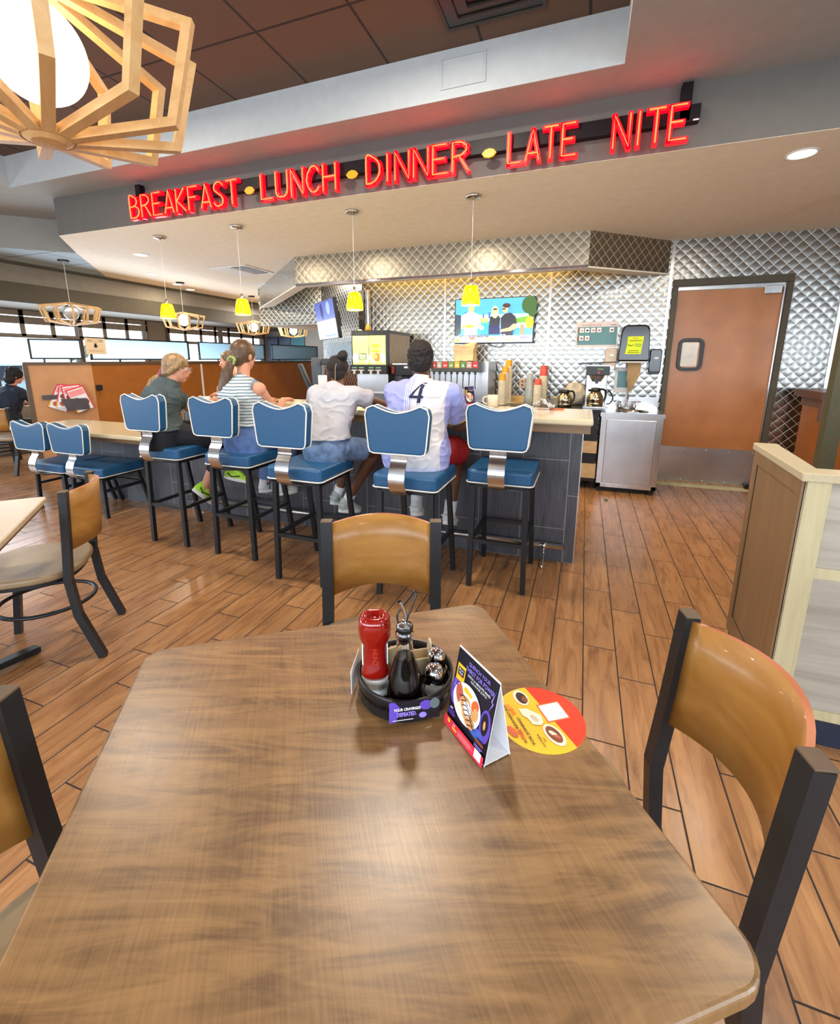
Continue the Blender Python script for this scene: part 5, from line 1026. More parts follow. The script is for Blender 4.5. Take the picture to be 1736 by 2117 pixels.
# cup stacks
def cups(name, x, y, h, r, cc, lb, group, capf=.22):
    t = thing(name, lb, 'cup stack', (x, y, ZB+.002), 0, group); n = 16; pr = [(0, 0), (r*1.05, 0)]
    nrim = int(h*(1-capf)/.022)
    for k in range(nrim): z = .004+k*(h*(1-capf))/nrim; pr += [(r*1.06, z), (r*1.07, z+.004), (r*1.0, z+.006)]
    pr.append((r, h*(1-capf))); bm = B(); lathe(bm, pr+[(0, h*(1-capf))], 20); put('white_cups', bm, mat('paper_cup_white', (222, 208, 178), .6), t)
    bm = B(); lathe(bm, [(r*1.0, h*(1-capf)), (r*1.02, h*(1-capf)+.004), (r*.78, h), (0, h)], 20); put('top_cup', bm, cc, t, smooth=False)
MYC, MRC = mat('amber_cup', (222, 158, 30), .5), mat('red_cup', (210, 84, 64), .5)
cups('cup_stack', -.86, 5.62, .515, .042, MYC, 'tallest upside-down stack of yellow-topped paper cups, at the back', 'yellow cup stacks', .14)
cups('cup_stack', -.885, 5.53, .44, .042, MYC, 'middle upside-down stack of yellow-topped paper cups', 'yellow cup stacks', .16); cups('cup_stack', -.90, 5.43, .36, .042, MYC, 'shortest upside-down stack of yellow-topped paper cups, at the front', 'yellow cup stacks', .22)
cups('cup_stack', -.455, 5.66, .45, .046, MRC, 'taller upside-down stack of red-topped paper cups, behind', 'red cup stacks', .26); cups('cup_stack', -.50, 5.50, .30, .044, MRC, 'shorter upside-down stack of red-topped paper cups, in front', 'red cup stacks', .22)
t = thing('plastic_cup_stack', 'tall upside-down stack of clear plastic cups between the yellow and red stacks', 'cup stack', (-.60, 5.55, ZB+.002)); bm = B(); lathe(bm, [(0, 0), (.058, 0), (.054, .10), (.048, .20), (.040, .30), (.032, .36), (0, .36)], 24); put('cups', bm, mat('clear_plastic', (206, 212, 210), .12, var=.1, vscale=3, trans=.5, ior=1.2, stretch=(20, 20, 1)), t, smooth=True)
for x, y, lb in ((-.30, 5.48, 'small grey tub beside the red cup stacks'), (-1.02, 5.48, 'small grey steel tub left of the yellow cup stacks')):
    t = thing('condiment_tub', lb, 'tub', (x, y, ZB+.001)); bm = B(); superl(bm, [(0, .040, .035, 4), (.01, .042, .037, 4), (.085, .050, .045, 4), (.095, .052, .047, 4)]); put('tub_body', bm, mat('grey_tub', (136, 130, 116), .4), t); bm = B(); sph(bm, (.01, 0, .088), .02, 2); sph(bm, (-.015, .01, .086), .018, 2); put('contents', bm, mat('golden_butter_cups', (216, 180, 110), .5), t)
t = thing('service_tray', 'long beige tray behind the cup stacks', 'tray', (-.72, 5.75, ZB)); bm = B(); bx(bm, -.28, .22, -.12, .12, 0, .02); bx(bm, -.28, .22, .10, .12, 0, .08); put('tray_body', bm, mat('beige_tray', (196, 172, 120), .5), t)
# carafes and coffee machine
M_GOLDS = mat('warm_steel', (196, 180, 146), .18, 1.0, var=0)
def carafe(x, y, z, lb, s=1.0):
    t = thing('coffee_carafe', lb, 'carafe', (x, y, z), .5, 'steel coffee carafes'); bm = B(); lathe(bm, [(0, 0), (.078*s, 0), (.082*s, .03*s), (.078*s, .04*s), (.084*s, .05*s), (.076*s, .10*s), (.050*s, .145*s), (.044*s, .15*s)], 28); put('carafe_body', bm, M_GOLDS, t, smooth=True)
    bm = B(); lathe(bm, [(.046*s, .145*s), (.050*s, .165*s), (.042*s, .185*s), (0, .19*s)], 24); bx(bm, -.075*s, -.03*s, -.014, .014, .150*s, .172*s); put('lid', bm, M_BLACKP, t); bm = B(); tube(bm, bez([(.04*s, 0, .17*s), (.095*s, 0, .165*s), (.115*s, 0, .12*s), (.105*s, 0, .06*s), (.082*s, 0, .035*s)], 5), .010*s, 8); put('handle', bm, M_BLACKP, t, smooth=True); return t
carafe(-.195, 5.48, ZB+.001, 'steel coffee carafe standing alone left of the coffee machine')
t = thing('plastic_wrap', 'crumpled translucent plastic bag behind the coffee carafe', 'bag', (-.09, 5.72, ZB)); bm = B(); sph(bm, (0, 0, .12), .13, 3, (1, .6, 1))
for v in bm.verts: v.co += noise.noise_vector(v.co*14)*.03; v.co.z = max(v.co.z, 0)
put('bag_body', bm, mat('cloudy_plastic', (206, 196, 176), .4), t)
cf = thing('coffee_machine', 'steel and black coffee brewer with a red light beside the sink', 'coffee machine', (.02, 5.36, ZB))
bm = B(); bx(bm, 0, .21, .14, .40, .02, .40); put('tower', bm, M_STEEL, cf, bevel=.006); bm = B(); bx(bm, -.02, .235, -.02, .42, 0, .022); put('base', bm, M_STEEL, cf, bevel=.004); bm = B(); bx(bm, -.005, .225, -.02, .30, .355, .452); put('control_head', bm, M_BLACKP, cf, bevel=.006)
bm = B(); bx(bm, -.01, .23, -.022, .40, .452, .462); put('top_plate', bm, M_STEEL, cf); bm = B(); box(bm, (.11, .1, .486), (.40, .26, .012), Matrix.Rotation(-.05, 3, 'Y')); put('tray_on_top', bm, M_BLACKP, cf)
bm = B(); lathe(bm, [(0, 0), (.045, 0), (.075, .05), (.082, .07), (0, .07)], 24, (.105, .08, .285)); put('brew_basket', bm, M_STEEL, cf, smooth=False); bm = B(); bx(bm, .09, .12, -.03, .0, .268, .34); put('basket_handle', bm, M_BLACKP, cf)
bm = B(); sph(bm, (.118, -.022, .385), .008, 2); put('indicator_light', bm, flat('indicator_red', (255, 40, 30), .3, 4), cf); bm = B(); bx(bm, .10, .16, -.0215, -.02, .412, .428); put('display', bm, flat('lcd_green', (110, 124, 90)), cf)
bm = B(); tube(bm, bez([(.235, .2, .19), (.27, .15, .15), (.285, .12, .10), (.26, .12, .05), (.225, .12, .04)], 5), .007, 8); put('hose', bm, M_BLACKP, cf, smooth=True)
carafe(.125, 5.42, ZB+.023, 'steel coffee carafe standing inside the coffee machine', 1.05)
# wall outlets
for x, lb in ((-.965, 'white outlet plate behind the yellow cup stacks'), (-.73, 'beige wall outlet right of the yellow cup stacks')):
    t = thing('wall_outlet', lb, 'outlet', (x, YW-.012, 1.13)); bm = B(); bx(bm, -.035, .035, -.004, .004, -.06, .06); p_ = put('plate', bm, mat('beige_plastic', (196, 180, 164)) if 'beige' in lb else M_WHITE, t, bevel=.002); bm = B(); bx(bm, -.012, .012, -.006, -.004, .01, .035); bx(bm, -.012, .012, -.006, -.004, -.035, -.01); put('socket', bm, C_BRN, t)
# ---------------------------------------------------------------- things on the counter
Mz = lambda x, y, rz: Matrix.Translation((x, y, 1.071)) @ Matrix.Rotation(rz, 4, 'Z')
dupM(tc0, Mz(-2.02, 3.28, -.35), 'folded black menu card on the counter right of the girl in the striped top')
dupM(tc0, Mz(-.83, 3.42, 1.15), 'folded menu card on the counter seen edge on, right of the man in the jersey')
mg = thing('coffee_mug', 'white coffee mug with red writing on the tall counter', 'mug', (-.635, 3.44, 1.071), PI+.2); bm = B(); lathe(bm, [(0, 0), (.033, 0), (.038, .01), (.040, .09), (.0375, .09), (.035, .01), (0, .008)], 24); mb = put('mug_body', bm, mat('cream_mug', (224, 208, 184), .3), mg, smooth=True); bm = B(); tube(bm, bez([(.038, 0, .075), (.068, 0, .07), (.07, 0, .035), (.038, 0, .02)], 5), .006, 8); put('handle', bm, mat('cream_mug', (224, 208, 184)), mg, smooth=True)
t = thing('tape_dispenser', 'small black box on the counter behind the mug', 'box', (-.90, 3.46, 1.071), .2); bm = B(); bx(bm, -.05, .05, -.035, .035, 0, .07); put('box_body', bm, M_BLACKP, t, bevel=.01)
for k, (x, y, lb) in enumerate([(-.50, 3.30, 'small cream creamer pot on the counter beside the mug'), (-.60, 3.22, 'small cream creamer pot on the counter nearer the stools')]): t = thing('creamer_cup', lb, 'creamer', (x, y, 1.071), 0, 'creamer pots on the counter'); bm = B(); lathe(bm, [(0, 0), (.012, 0), (.018, .018), (.020, .020), (0, .021)], 16); put('cup_body', bm, mat('cream_mug', (224, 208, 184)), t)
np_ = thing('napkin', 'crumpled white napkin on the right end of the counter', 'napkin', (-.26, 3.40, 1.071)); bm = B(); bmesh.ops.create_grid(bm, x_segments=16, y_segments=12, size=.5)
for v in bm.verts: v.co = Vector((v.co.x*.15, v.co.y*.11, .012+abs(noise.noise(v.co*5))*.06+max(0, .04-abs(v.co.x+.1)*.1)))
bmesh.ops.solidify(bm, geom=bm.faces, thickness=.002); put('napkin_sheet', bm, M_WTEE, np_, smooth=True)
t = thing('pen', 'orange pen lying on the right end of the counter', 'pen', (-.17, 3.40, 1.076), .1); bm = B(); cyl(bm, (-.05, 0, 0), (.05, 0, 0), .005, n=10); put('barrel', bm, C_ORG, t)
t = thing('knife', 'dark table knife on the counter near the man in the jersey', 'knife', (-.80, 3.10, 1.073), -.5); bm = B(); bx(bm, -.06, .06, -.006, .006, 0, .003); put('blade', bm, C_DKB, t, bevel=.001)
nb = thing('napkin_stack', 'stack of white napkins in a holder on the left stretch of the counter', 'napkins', (-2.16, 3.48, 1.071), .2); bm = B(); bx(bm, -.05, .05, -.04, .04, 0, .085); put('holder', bm, mat('pinkish_paper', (214, 202, 200)), nb, bevel=.004); bm = B(); sph(bm, (-.01, 0, .085), .045, 3, (1, .8, .75)); put('napkins', bm, M_PAPER, nb, smooth=True)
pl = thing('order_pad', 'cream paper placemat on the counter before the child in the white tee', 'paper', (-1.93, 3.12, 1.0705), -.1); bm = B(); bx(bm, -.12, .12, -.08, .08, 0, .001); put('sheet', bm, M_PAPER, pl)
t = thing('white_straw_cup', 'white drink cup on the counter between the woman and the girl', 'cup', (-2.86, 3.38, 1.071)); bm = B(); lathe(bm, [(0, 0), (.028, 0), (.036, .04), (.038, .042), (0, .04)], 20); put('cup_body', bm, M_WHITE, t)
# point of sale terminal
ps = thing('cash_terminal', 'grey point of sale terminal with tilted black screen behind the counter', 'terminal', (-2.34, 3.73, .922), .5)
bm = B(); bx(bm, -.09, .09, -.10, .12, 0, .04); prism(bm, [(-.06, .04), (.05, .04), (.09, .30), (.13, .46), (.05, .52), (-.02, .44)], -.045, .045, Matrix(((0, 0, 1, 0), (1, 0, 0, 0), (0, 1, 0, 0), (0, 0, 0, 1)))); put('stand', bm, mat('slate_plastic', (72, 80, 92), .4), ps, bevel=.008)
bm = B(); box(bm, (-.10, -.03, .34), (.03, .26, .25), Matrix.Rotation(-.35, 3, 'Y')); put('screen', bm, M_BLACKP, ps, bevel=.006); bm = B(); box(bm, (.10, .02, .48), (.10, .16, .06)); put('printer_head', bm, M_BLACKP, ps, bevel=.01); bm = B(); bx(bm, .02, .10, -.12, -.115, .22, .36); put('receipt', bm, M_PAPER, ps)
# ---------------------------------------------------------------- right: half wall, post, host station
hw = thing('half_wall', 'pale wood half wall with a stone cap at the right edge', 'partition')
bm = B(); prism(bm, [(.745, 1.905), (.785, 1.965), (.835, 2.50), (.775, 2.50)], .10, 1.01); put('side_panel', bm, M_BROWNOAK, hw)
bm = B(); prism(bm, [(.745, 1.905), (.785, 1.965), (4.5, 1.965), (4.5, 1.905)], .10, 1.01); put('front_panel', bm, M_GREYOAK, hw)
bm = B(); bx(bm, .748, .815, 1.897, 1.907, .10, 1.01); bx(bm, .815, 4.5, 1.899, 1.907, .66, .70); bx(bm, .815, 4.5, 1.899, 1.907, .10, .14); put('corner_stile', bm, M_OAK, hw)
fr = Matrix(((.0, 0, 0, 0),)*4) if False else None
bm = B(); p0, p1 = Vector((.742, 1.905, 0)), Vector((.772, 2.50, 0)); u_ = (p1-p0).normalized(); n_ = Vector((-u_.y, u_.x, 0))
def ply(a0, a1, z0, z1, d_):
    q_ = [p0+u_*a0, p0+u_*a1]; prism(bm, [tuple((q_[0]+n_*d_)[:2]), tuple(q_[0][:2]), tuple(q_[1][:2]), tuple((q_[1]+n_*d_)[:2])], z0, z1)
ply(.0, .045, .10, 1.01, .007); ply(.55, .595, .10, 1.01, .007); ply(.045, .55, .955, 1.01, .007); ply(.045, .55, .10, .18, .007); put('panel_frame', bm, M_BROWNOAK, hw)
bm = B(); prism(bm, [(.725, 1.885), (4.5, 1.885), (4.5, 1.985), (.80, 1.985), (.855, 2.525), (.762, 2.525)], 1.01, 1.042); put('stone_cap', bm, M_CAP, hw, bevel=.005)
bm = B(); bx(bm, .76, 4.5, 1.895, 1.96, 0, .10); prism(bm, [(.748, 1.90), (.785, 1.96), (.83, 2.50), (.778, 2.50)], 0, .10); put('baseboard', bm, mat('navy_baseboard', (32, 40, 58), .5), hw)
t = thing('square_post', 'dark olive square post behind the half wall at the right edge', 'post', (1.90, 4.62, 0)); bm = B(); bx(bm, -.055, .05, -.05, .05, 0, ZC); put('post_body', bm, mat('olive_paint', (86, 84, 62), .6), t)
hs = thing('host_station', 'orange cabinet with dark wood top and grey card box right of the door', 'cabinet', (2.28, 5.45, 0)); bm = B(); bx(bm, -.18, .5, -.2, .3, 0, .98); put('cabinet_body', bm, M_ORANGE, hs); bm = B(); bx(bm, -.26, .55, -.26, .33, 1.06, 1.13); put('top', bm, mat('dark_cherry_top', (96, 60, 46), .4), hs); bm = B(); bx(bm, -.24, -.05, -.26, -.2, .86, 1.06); bx(bm, -.2, .5, -.22, .3, .98, 1.06); put('upper_box', bm, mat('dusty_brown', (112, 84, 70), .5), hs); bm = B(); bx(bm, -.05, .12, -.30, -.2, .82, 1.0); put('card_box', bm, M_STEEL, hs, bevel=.006); bm = B(); bx(bm, -.04, .11, -.305, -.30, .84, .95); put('card_box_window', bm, M_BLACKP, hs)
t = thing('hanging_ornament', 'yellow and black hanging ornament at the right edge beyond the metal wall', 'ornament', (2.62, 6.6, 1.35))
for k in range(7):
    bm = B(); a = random.uniform(-.5, .5); box(bm, (random.uniform(-.12, .12), 0, .1+.09*k), (.06, .02, .22), Matrix.Rotation(a, 3, 'Y')); put('leaf', bm, M_YHEX if k % 3 else M_BLACKP, t, bevel=.008)
bm = B(); cyl(bm, (0, 0, .6), (0, 0, ZC-1.35), .004, n=6); put('string', bm, M_BLACKP, t)
t = thing('floor_debris', 'small green leaf scrap on the floor by the sink cabinet', 'scrap', (.30, 4.92, .001)); bm = B(); sph(bm, (0, 0, .008), .022, 2, (1, .7, .35)); put('scrap', bm, mat('leaf_green', (60, 120, 80), .6), t)
# ---------------------------------------------------------------- people
def hullcap(bm, a, b, ra, rb, sub=2):
    a, b = Vector(a), Vector(b); t = B(); sph(t, a, ra, sub); sph(t, b, rb, sub)
    r = bmesh.ops.convex_hull(t, input=t.verts); bmesh.ops.delete(t, geom=[g for g in r['geom_interior'] if isinstance(g, bmesh.types.BMVert)], context='VERTS')
    me = bpy.data.meshes.new('x'); t.to_mesh(me); t.free(); bm.from_mesh(me); bpy.data.meshes.remove(me)
def chain(bm, pts, rs, sub=2):
    for (a, ra), (b, rb) in zip(zip(pts, rs), zip(pts[1:], rs[1:])): hullcap(bm, a, b, ra, rb, sub)
def flatcone(bm, a, b, ra, rb, n=20): cyl(bm, a, b, ra, rb, n)
def melt(bm, name, m, parent=None, voxel=.006, smooth_=6, wr=0.0, wscale=(9, 9, 5), wr2=0.0, cuts=(), fac=.5, folds=0.0):
    """fuse overlapping volumes into one continuous skin, smooth it, fold it with noise, trim it flat at the given planes"""
    me = bpy.data.meshes.new('tmp'); bmesh.ops.recalc_face_normals(bm, faces=bm.faces); bm.to_mesh(me); bm.free()
    o = bpy.data.objects.new('tmp', me); COL.objects.link(o)
    r = o.modifiers.new('r', 'REMESH'); r.mode = 'VOXEL'; r.voxel_size = voxel
    if smooth_: s = o.modifiers.new('s', 'SMOOTH'); s.iterations = smooth_; s.factor = fac
    dg = bpy.context.evaluated_depsgraph_get(); dg.update(); me2 = bpy.data.meshes.new_from_object(o.evaluated_get(dg)); bpy.data.objects.remove(o); bpy.data.meshes.remove(me)
    if wr or wr2:
        ns = [v.normal.copy() for v in me2.vertices]
        for v, n in zip(me2.vertices, ns):
            c = v.co; d = 0
            if wr: d += wr*(.35+noise.noise(Vector((c.x*wscale[0], c.y*wscale[1], c.z*wscale[2]+c.x*6))))+folds*(.5-abs(noise.noise(Vector((c.x*13+c.z*9, c.y*13, c.z*19-c.x*10)))))**2
            if wr2: d += wr2*noise.noise(Vector((c.x*60, c.y*60, c.z*60)))
            v.co = c+n*d
    b2 = B(); b2.from_mesh(me2); bpy.data.meshes.remove(me2)
    for co, no in cuts:
        g = bmesh.ops.bisect_plane(b2, geom=b2.verts[:]+b2.edges[:]+b2.faces[:], plane_co=co, plane_no=no, clear_outer=True)
        es = [e for e in g['geom_cut'] if isinstance(e, bmesh.types.BMEdge)]
        if es: bmesh.ops.holes_fill(b2, edges=es)
    return put(name, b2, m, parent, smooth=True, auto=True)
def hand(bm, w, d, s, up_=Vector((0, 0, 1)), curl=.5, side=1, spread=.16):
    """hand starting at wrist w pointing along d; back of the hand faces up_"""
    d = d.normalized(); l = up_.cross(d).normalized()*side; u = d.cross(l).normalized()*side; w = Vector(w)
    if u.dot(up_) < 0: u = -u
    pc = w+d*.045*s
    for k, off in enumerate((-.027, -.009, .009, .026)):
        hullcap(bm, w+l*off*.5*s, w+d*(.082-.004*abs(k-1.4))*s+l*off*s, .016*s, .0115*s, 2)
    for k, (off, L) in enumerate(((-.028, .060), (-.0095, .074), (.0095, .070), (.027, .054))):
        b0 = w+d*.080*s+l*off*s; dd = (d+l*off/.03*spread*.4).normalized(); L *= s
        a1 = curl; p1 = b0+(dd*math.cos(a1*.5)-u*math.sin(a1*.5))*L*.45; p2 = p1+(dd*math.cos(a1*1.2)-u*math.sin(a1*1.2))*L*.32; p3 = p2+(dd*math.cos(a1*1.8)-u*math.sin(a1*1.8))*L*.24
        chain(bm, [b0, p1, p2, p3], [.0095*s, .0085*s, .0078*s, .0068*s], 2)
    t0 = w+d*.025*s-l*.024*s; t1 = t0+(d*.6-l*.75-u*.2).normalized()*.038*s; t2 = t1+(d*.95-l*.25-u*.35).normalized()*.030*s
    chain(bm, [t0, t1, t2], [.0135*s, .0105*s, .0085*s], 2)
def loft(bm, secs, ST_):
    """smooth trunk: secs = [(centre, half-width, half-depth)] bottom to top"""
    pts = bez([s[0] for s in secs], 5); W = bez([(s[1], s[2], 0) for s in secs], 5); rings = []
    for p, w in zip(pts, W):
        rings.append([bm.verts.new(p+ST_ @ Vector((math.copysign(abs(math.cos(a))**.85, math.cos(a))*w.x, math.copysign(abs(math.sin(a))**.9, math.sin(a))*w.y, 0))) for a in [2*PI*k/36 for k in range(36)]])
    for A, C in zip(rings, rings[1:]):
        for k in range(36): bm.faces.new((A[k], A[(k+1) % 36], C[(k+1) % 36], C[k]))
    bm.faces.new(rings[0][::-1]); bm.faces.new(rings[-1])
def trunk(bm, L, s, k, ST_, g=0.0, low=-.10, bell=0.0):
    Z = Vector((0, 0, 1)); P, W, C = L['pel'], L['waist'], L['chest']; N = L['neck']; sw = (L['shR']-L['shL']).length/2
    loft(bm, [(P+Z*low*s, (.140*k+g+bell)*s, (.105*k+g)*s), (P, (.158*k+g+bell)*s, (.120*k+g)*s), (P.lerp(W, .55), (.143*k+g)*s, (.110*k+g)*s), (W, (.134*k+g)*s, (.103*k+g)*s), (W.lerp(C, .6), (.146*k+g)*s, (.108*k+g)*s), (C+Z*.01*s, (.158*k+g)*s, (.112*k+g)*s), (C+Z*.06*s, sw*.93+g*s, (.098*k+g)*s), (C+Z*.095*s, sw*.72+g*s, (.076*k+g)*s), (C.lerp(N, .72)+Z*.02*s, sw*.38+g*s, .056*s+g*s)], ST_)
def Vl(p): return Vector(p)
def ell(bm, c, r, rot=None): sph(bm, c, 1, 3, r, rot)
def person(label, J, s, skin, build, eyes=False, group=None):
    """J: joints in world space; the body is one skin from head to feet"""
    J = {k: Vector(v) for k, v in J.items()}; J['root'] = Vector((J['pel'].x, J['pel'].y, 0)); R0 = J['root']
    L = {k: v-R0 for k, v in J.items()}
    bm = B(); sd = (L['shR']-L['shL']).normalized(); fwd_ = Vector((0, 0, 1)).cross(sd).normalized()
    ST_ = Matrix((sd, fwd_, Vector((0, 0, 1)))).transposed()
    k = build
    trunk(bm, L, s, k, ST_); ell(bm, L['pel'], (.145*k*s, .11*k*s, .10*s), ST_)
    chain(bm, [L['shL'], L['chest'].lerp(L['shL'], .5)+Vector((0, 0, .03*s))], [.050*s, .050*s]); chain(bm, [L['shR'], L['chest'].lerp(L['shR'], .5)+Vector((0, 0, .03*s))], [.050*s, .050*s]); chain(bm, [L['chest']+Vector((0, 0, .10*s)), L['neck'], L['head']-Vector((0, 0, .04*s))], [.062*s, .050*s, .046*s])
    hd = L['look'].normalized() if 'look' in L else fwd_; hd = (J['look']).normalized(); hr = hd.cross(Vector((0, 0, 1))).normalized(); hu = hr.cross(hd).normalized()
    HM = Matrix((hr, hd, hu)).transposed(); H = L['head']; hs = s*J['hs'].x if 'hs' in J else s
    def hp(x, y, z): return H+HM @ Vector((x*hs, y*hs, z*hs))
    ell(bm, hp(0, -.008, .025), (.074*hs, .092*hs, .088*hs), HM); ell(bm, hp(0, .022, -.035), (.056*hs, .064*hs, .070*hs), HM); hullcap(bm, hp(0, .052, -.080), hp(0, .046, -.085), .024*hs, .022*hs); ell(bm, hp(0, .070, .0), (.040*hs, .022*hs, .030*hs), HM)
    chain(bm, [hp(0, .084, .012), hp(0, .100, -.018), hp(0, .092, -.030)], [.010*hs, .0125*hs, .010*hs]); ell(bm, hp(0, .084, -.052), (.022*hs, .010*hs, .009*hs), HM)
    for sx in (-1, 1):
        ell(bm, hp(sx*.074, -.006, -.008), (.009*hs, .020*hs, .031*hs), HM @ Matrix.Rotation(sx*.25, 3, 'Z'))
        ell(bm, hp(sx*.036, .058, -.020), (.020*hs, .016*hs, .022*hs), HM)
    for sg in 'LR':
        ell(bm, L['sh'+sg], (.055*s,)*3); chain(bm, [L['sh'+sg], (L['sh'+sg]+L['el'+sg])/2, L['el'+sg], L['el'+sg].lerp(L['wr'+sg], .35), L['wr'+sg]], [.050*s*k, .043*s*k, .037*s, .037*s, .026*s])
        sd_ = -1 if sg == 'L' else 1; hd_ = J.get('hd'+sg); hd_ = hd_ if hd_ is not None else (L['wr'+sg]-L['el'+sg])
        hand(bm, L['wr'+sg], hd_, s*1.0, Vector((0, 0, 1)) if abs(hd_.normalized().z) < .85 else sd*sd_, .55, -sd_)
        hip = L['hip'+sg]; chain(bm, [hip, hip.lerp(L['kn'+sg], .5), L['kn'+sg], L['kn'+sg].lerp(L['an'+sg], .32), L['an'+sg]], [.088*s*k, .072*s*k, .056*s, .053*s, .034*s])
        tf = J['toe'+sg]; tf = Vector((tf.x, tf.y, tf.z)).normalized(); a_ = L['an'+sg]; hull_h = a_-tf*.03*s+Vector((0, 0, -.045*s)); hullcap(bm, a_, hull_h, .034*s, .030*s); hullcap(bm, hull_h, a_+tf*.13*s+Vector((0, 0, -.055*s)), .032*s, .024*s); hullcap(bm, a_, a_+tf*.07*s+Vector((0, 0, -.045*s)), .033*s, .028*s)
    body = melt(bm, 'person', skin, None, .0055 if eyes else .0065, 3); body.location = R0
    tag(body, label, 'person', group)
    if eyes:
        for sx in (-1, 1):
            b = B(); sph(b, hp(sx*.030, .0795, .006), .0105*hs, 3); e = put('eye', b, M_WHITE, body, smooth=True); b = B(); sph(b, hp(sx*.030, .0865, .006), .0055*hs, 2); put('iris', b, M_DKBROWN, e, smooth=True)
            b = B(); tube(b, [hp(sx*.014, .090, .026), hp(sx*.030, .089, .031), hp(sx*.046, .080, .026)], .0028*hs, 6); put('eyebrow', b, M_HBROWN, body)
        b = B(); tube(b, [hp(-.020, .0905, -.052), hp(0, .096, -.050), hp(.020, .0905, -.052)], .0042*hs, 6); put('lips', b, mat('lip_pink', (180, 90, 84), .5), body, smooth=True)
    return body, L, HM, hp, ST_, sd, fwd_, hs
def shoe(body, L, J, sg, s, style):
    a_ = L['an'+sg]; tf = Vector(J['toe'+sg]).normalized(); up_ = Vector((0, 0, 1)); sdv = tf.cross(up_).normalized(); up_ = sdv.cross(tf).normalized()
    M3 = Matrix((sdv, tf, up_)).transposed(); O = a_-up_*.078*s
    def p(x, y, z): return O+M3 @ Vector((x*s, y*s, z*s))
    b = B(); hullcap(b, p(0, -.035, .030), p(0, .05, .030), .036*s, .036*s); hullcap(b, p(0, .05, .030), p(0, .125, .022), .036*s, .030*s); hullcap(b, p(0, -.03, .045), p(0, -.02, .078 if style != 'canvas' else .105), .037*s, .038*s); hullcap(b, p(0, .0, .075), p(0, .07, .045), .034*s, .030*s)
    mm = {'lime': M_LIME, 'canvas': M_CANVAS, 'suede': M_SHOEG, 'white': M_SHOEW}[style]
    sh_ = melt(b, 'shoe', mm, body, .0055, 4)
    b = B(); pts = [(math.cos(t_)*.040*(1-.12*math.sin(t_)), .045+math.sin(t_)*.112) for t_ in [2*PI*q_/28 for q_ in range(28)]]
    M4 = Matrix.Translation(O) @ M3.to_4x4() @ Matrix.Diagonal((s, s, s, 1)); prism(b, pts, -.012, .018, M4); put('sole', b, M_WHITE, sh_, bevel=.006*s, seg=3)
    if style == 'lime':
        for q_ in ((.0, .075, .062), (.0, .05, .072)): b = B(); tube(b, [p(-.034, q_[1]-.02, .03), p(0, q_[1], q_[2]), p(.034, q_[1]-.02, .03)], .005*s, 6); put('stripe', b, M_BLACKP, sh_)
        b = B(); hullcap(b, p(0, .10, .022), p(0, .135, .018), .031*s, .027*s); melt(b, 'toe_cap', M_BLACKP, sh_, .006, 3); b = B(); tube(b, [p(.037, -.04, .05), p(.041, .0, .025), p(.038, .07, .045)], .005*s, 6); put('side_stripe', b, M_BLACKP, sh_)
    if style == 'canvas':
        for sx in (-1, 1):
            b = B(); sph(b, p(sx*.037, -.005, .068), .011*s, 2, (.3, 1, 1)); put('ankle_badge', b, M_NAVY, sh_); b = B(); tube(b, [p(sx*.041, .01, .02), p(sx*.038, .015, .085)], .004*s, 6); put('stripe', b, M_NAVY, sh_)
    if style in ('suede', 'white'):
        b = B(); tube(b, [p(-.036, -.05, .05), p(0, -.078, .055), p(.036, -.05, .05)], .006*s, 6); put('heel_tab', b, M_SHOEW, sh_); b = B(); tube(b, [p(.039, -.02, .06), p(.040, .04, .035), p(.036, .09, .03)], .005*s, 6); put('side_stripe', b, M_SHOEW, sh_)
    return sh_
def sock(body, L, sg, s, h=.07):
    a_ = L['an'+sg]; k_ = L['kn'+sg]; d_ = (k_-a_).normalized(); b = B(); flatcone(b, a_-d_*.05*s, a_+d_*h*s, .040*s, .0445*s); return put('sock', b, M_SOCK, body, smooth=True)
def trousers(body, L, s, k, m, name='trousers', to=1.0, flare=1.0, top=None, ST_=None, wr=.006, cuts=()):
    b = B(); ell(b, L['pel'], (.158*k*s, .125*k*s, .120*s), ST_); trunk(b, L, s, k, ST_, .013, -.125); cuts = list(cuts)+[((0, 0, L['waist'].z-.035), (0, 0, 1))]
    for sg in 'LR':
        hip, kn, an = L['hip'+sg], L['kn'+sg], L['an'+sg]; chain(b, [hip, hip.lerp(kn, .5)], [.100*s*k, .084*s*k])
        if to <= 1.0: flatcone(b, hip, hip.lerp(kn, to), .098*s*k, .085*s*k*flare)
        else: chain(b, [hip.lerp(kn, .5), kn], [.084*s*k, .066*s]); sph(b, kn, .066*s, 3); flatcone(b, kn, kn.lerp(an, to-1), .064*s, .052*s*flare)
    return melt(b, name, m, body, .0065, 3, wr, (14, 14, 14), cuts=cuts)
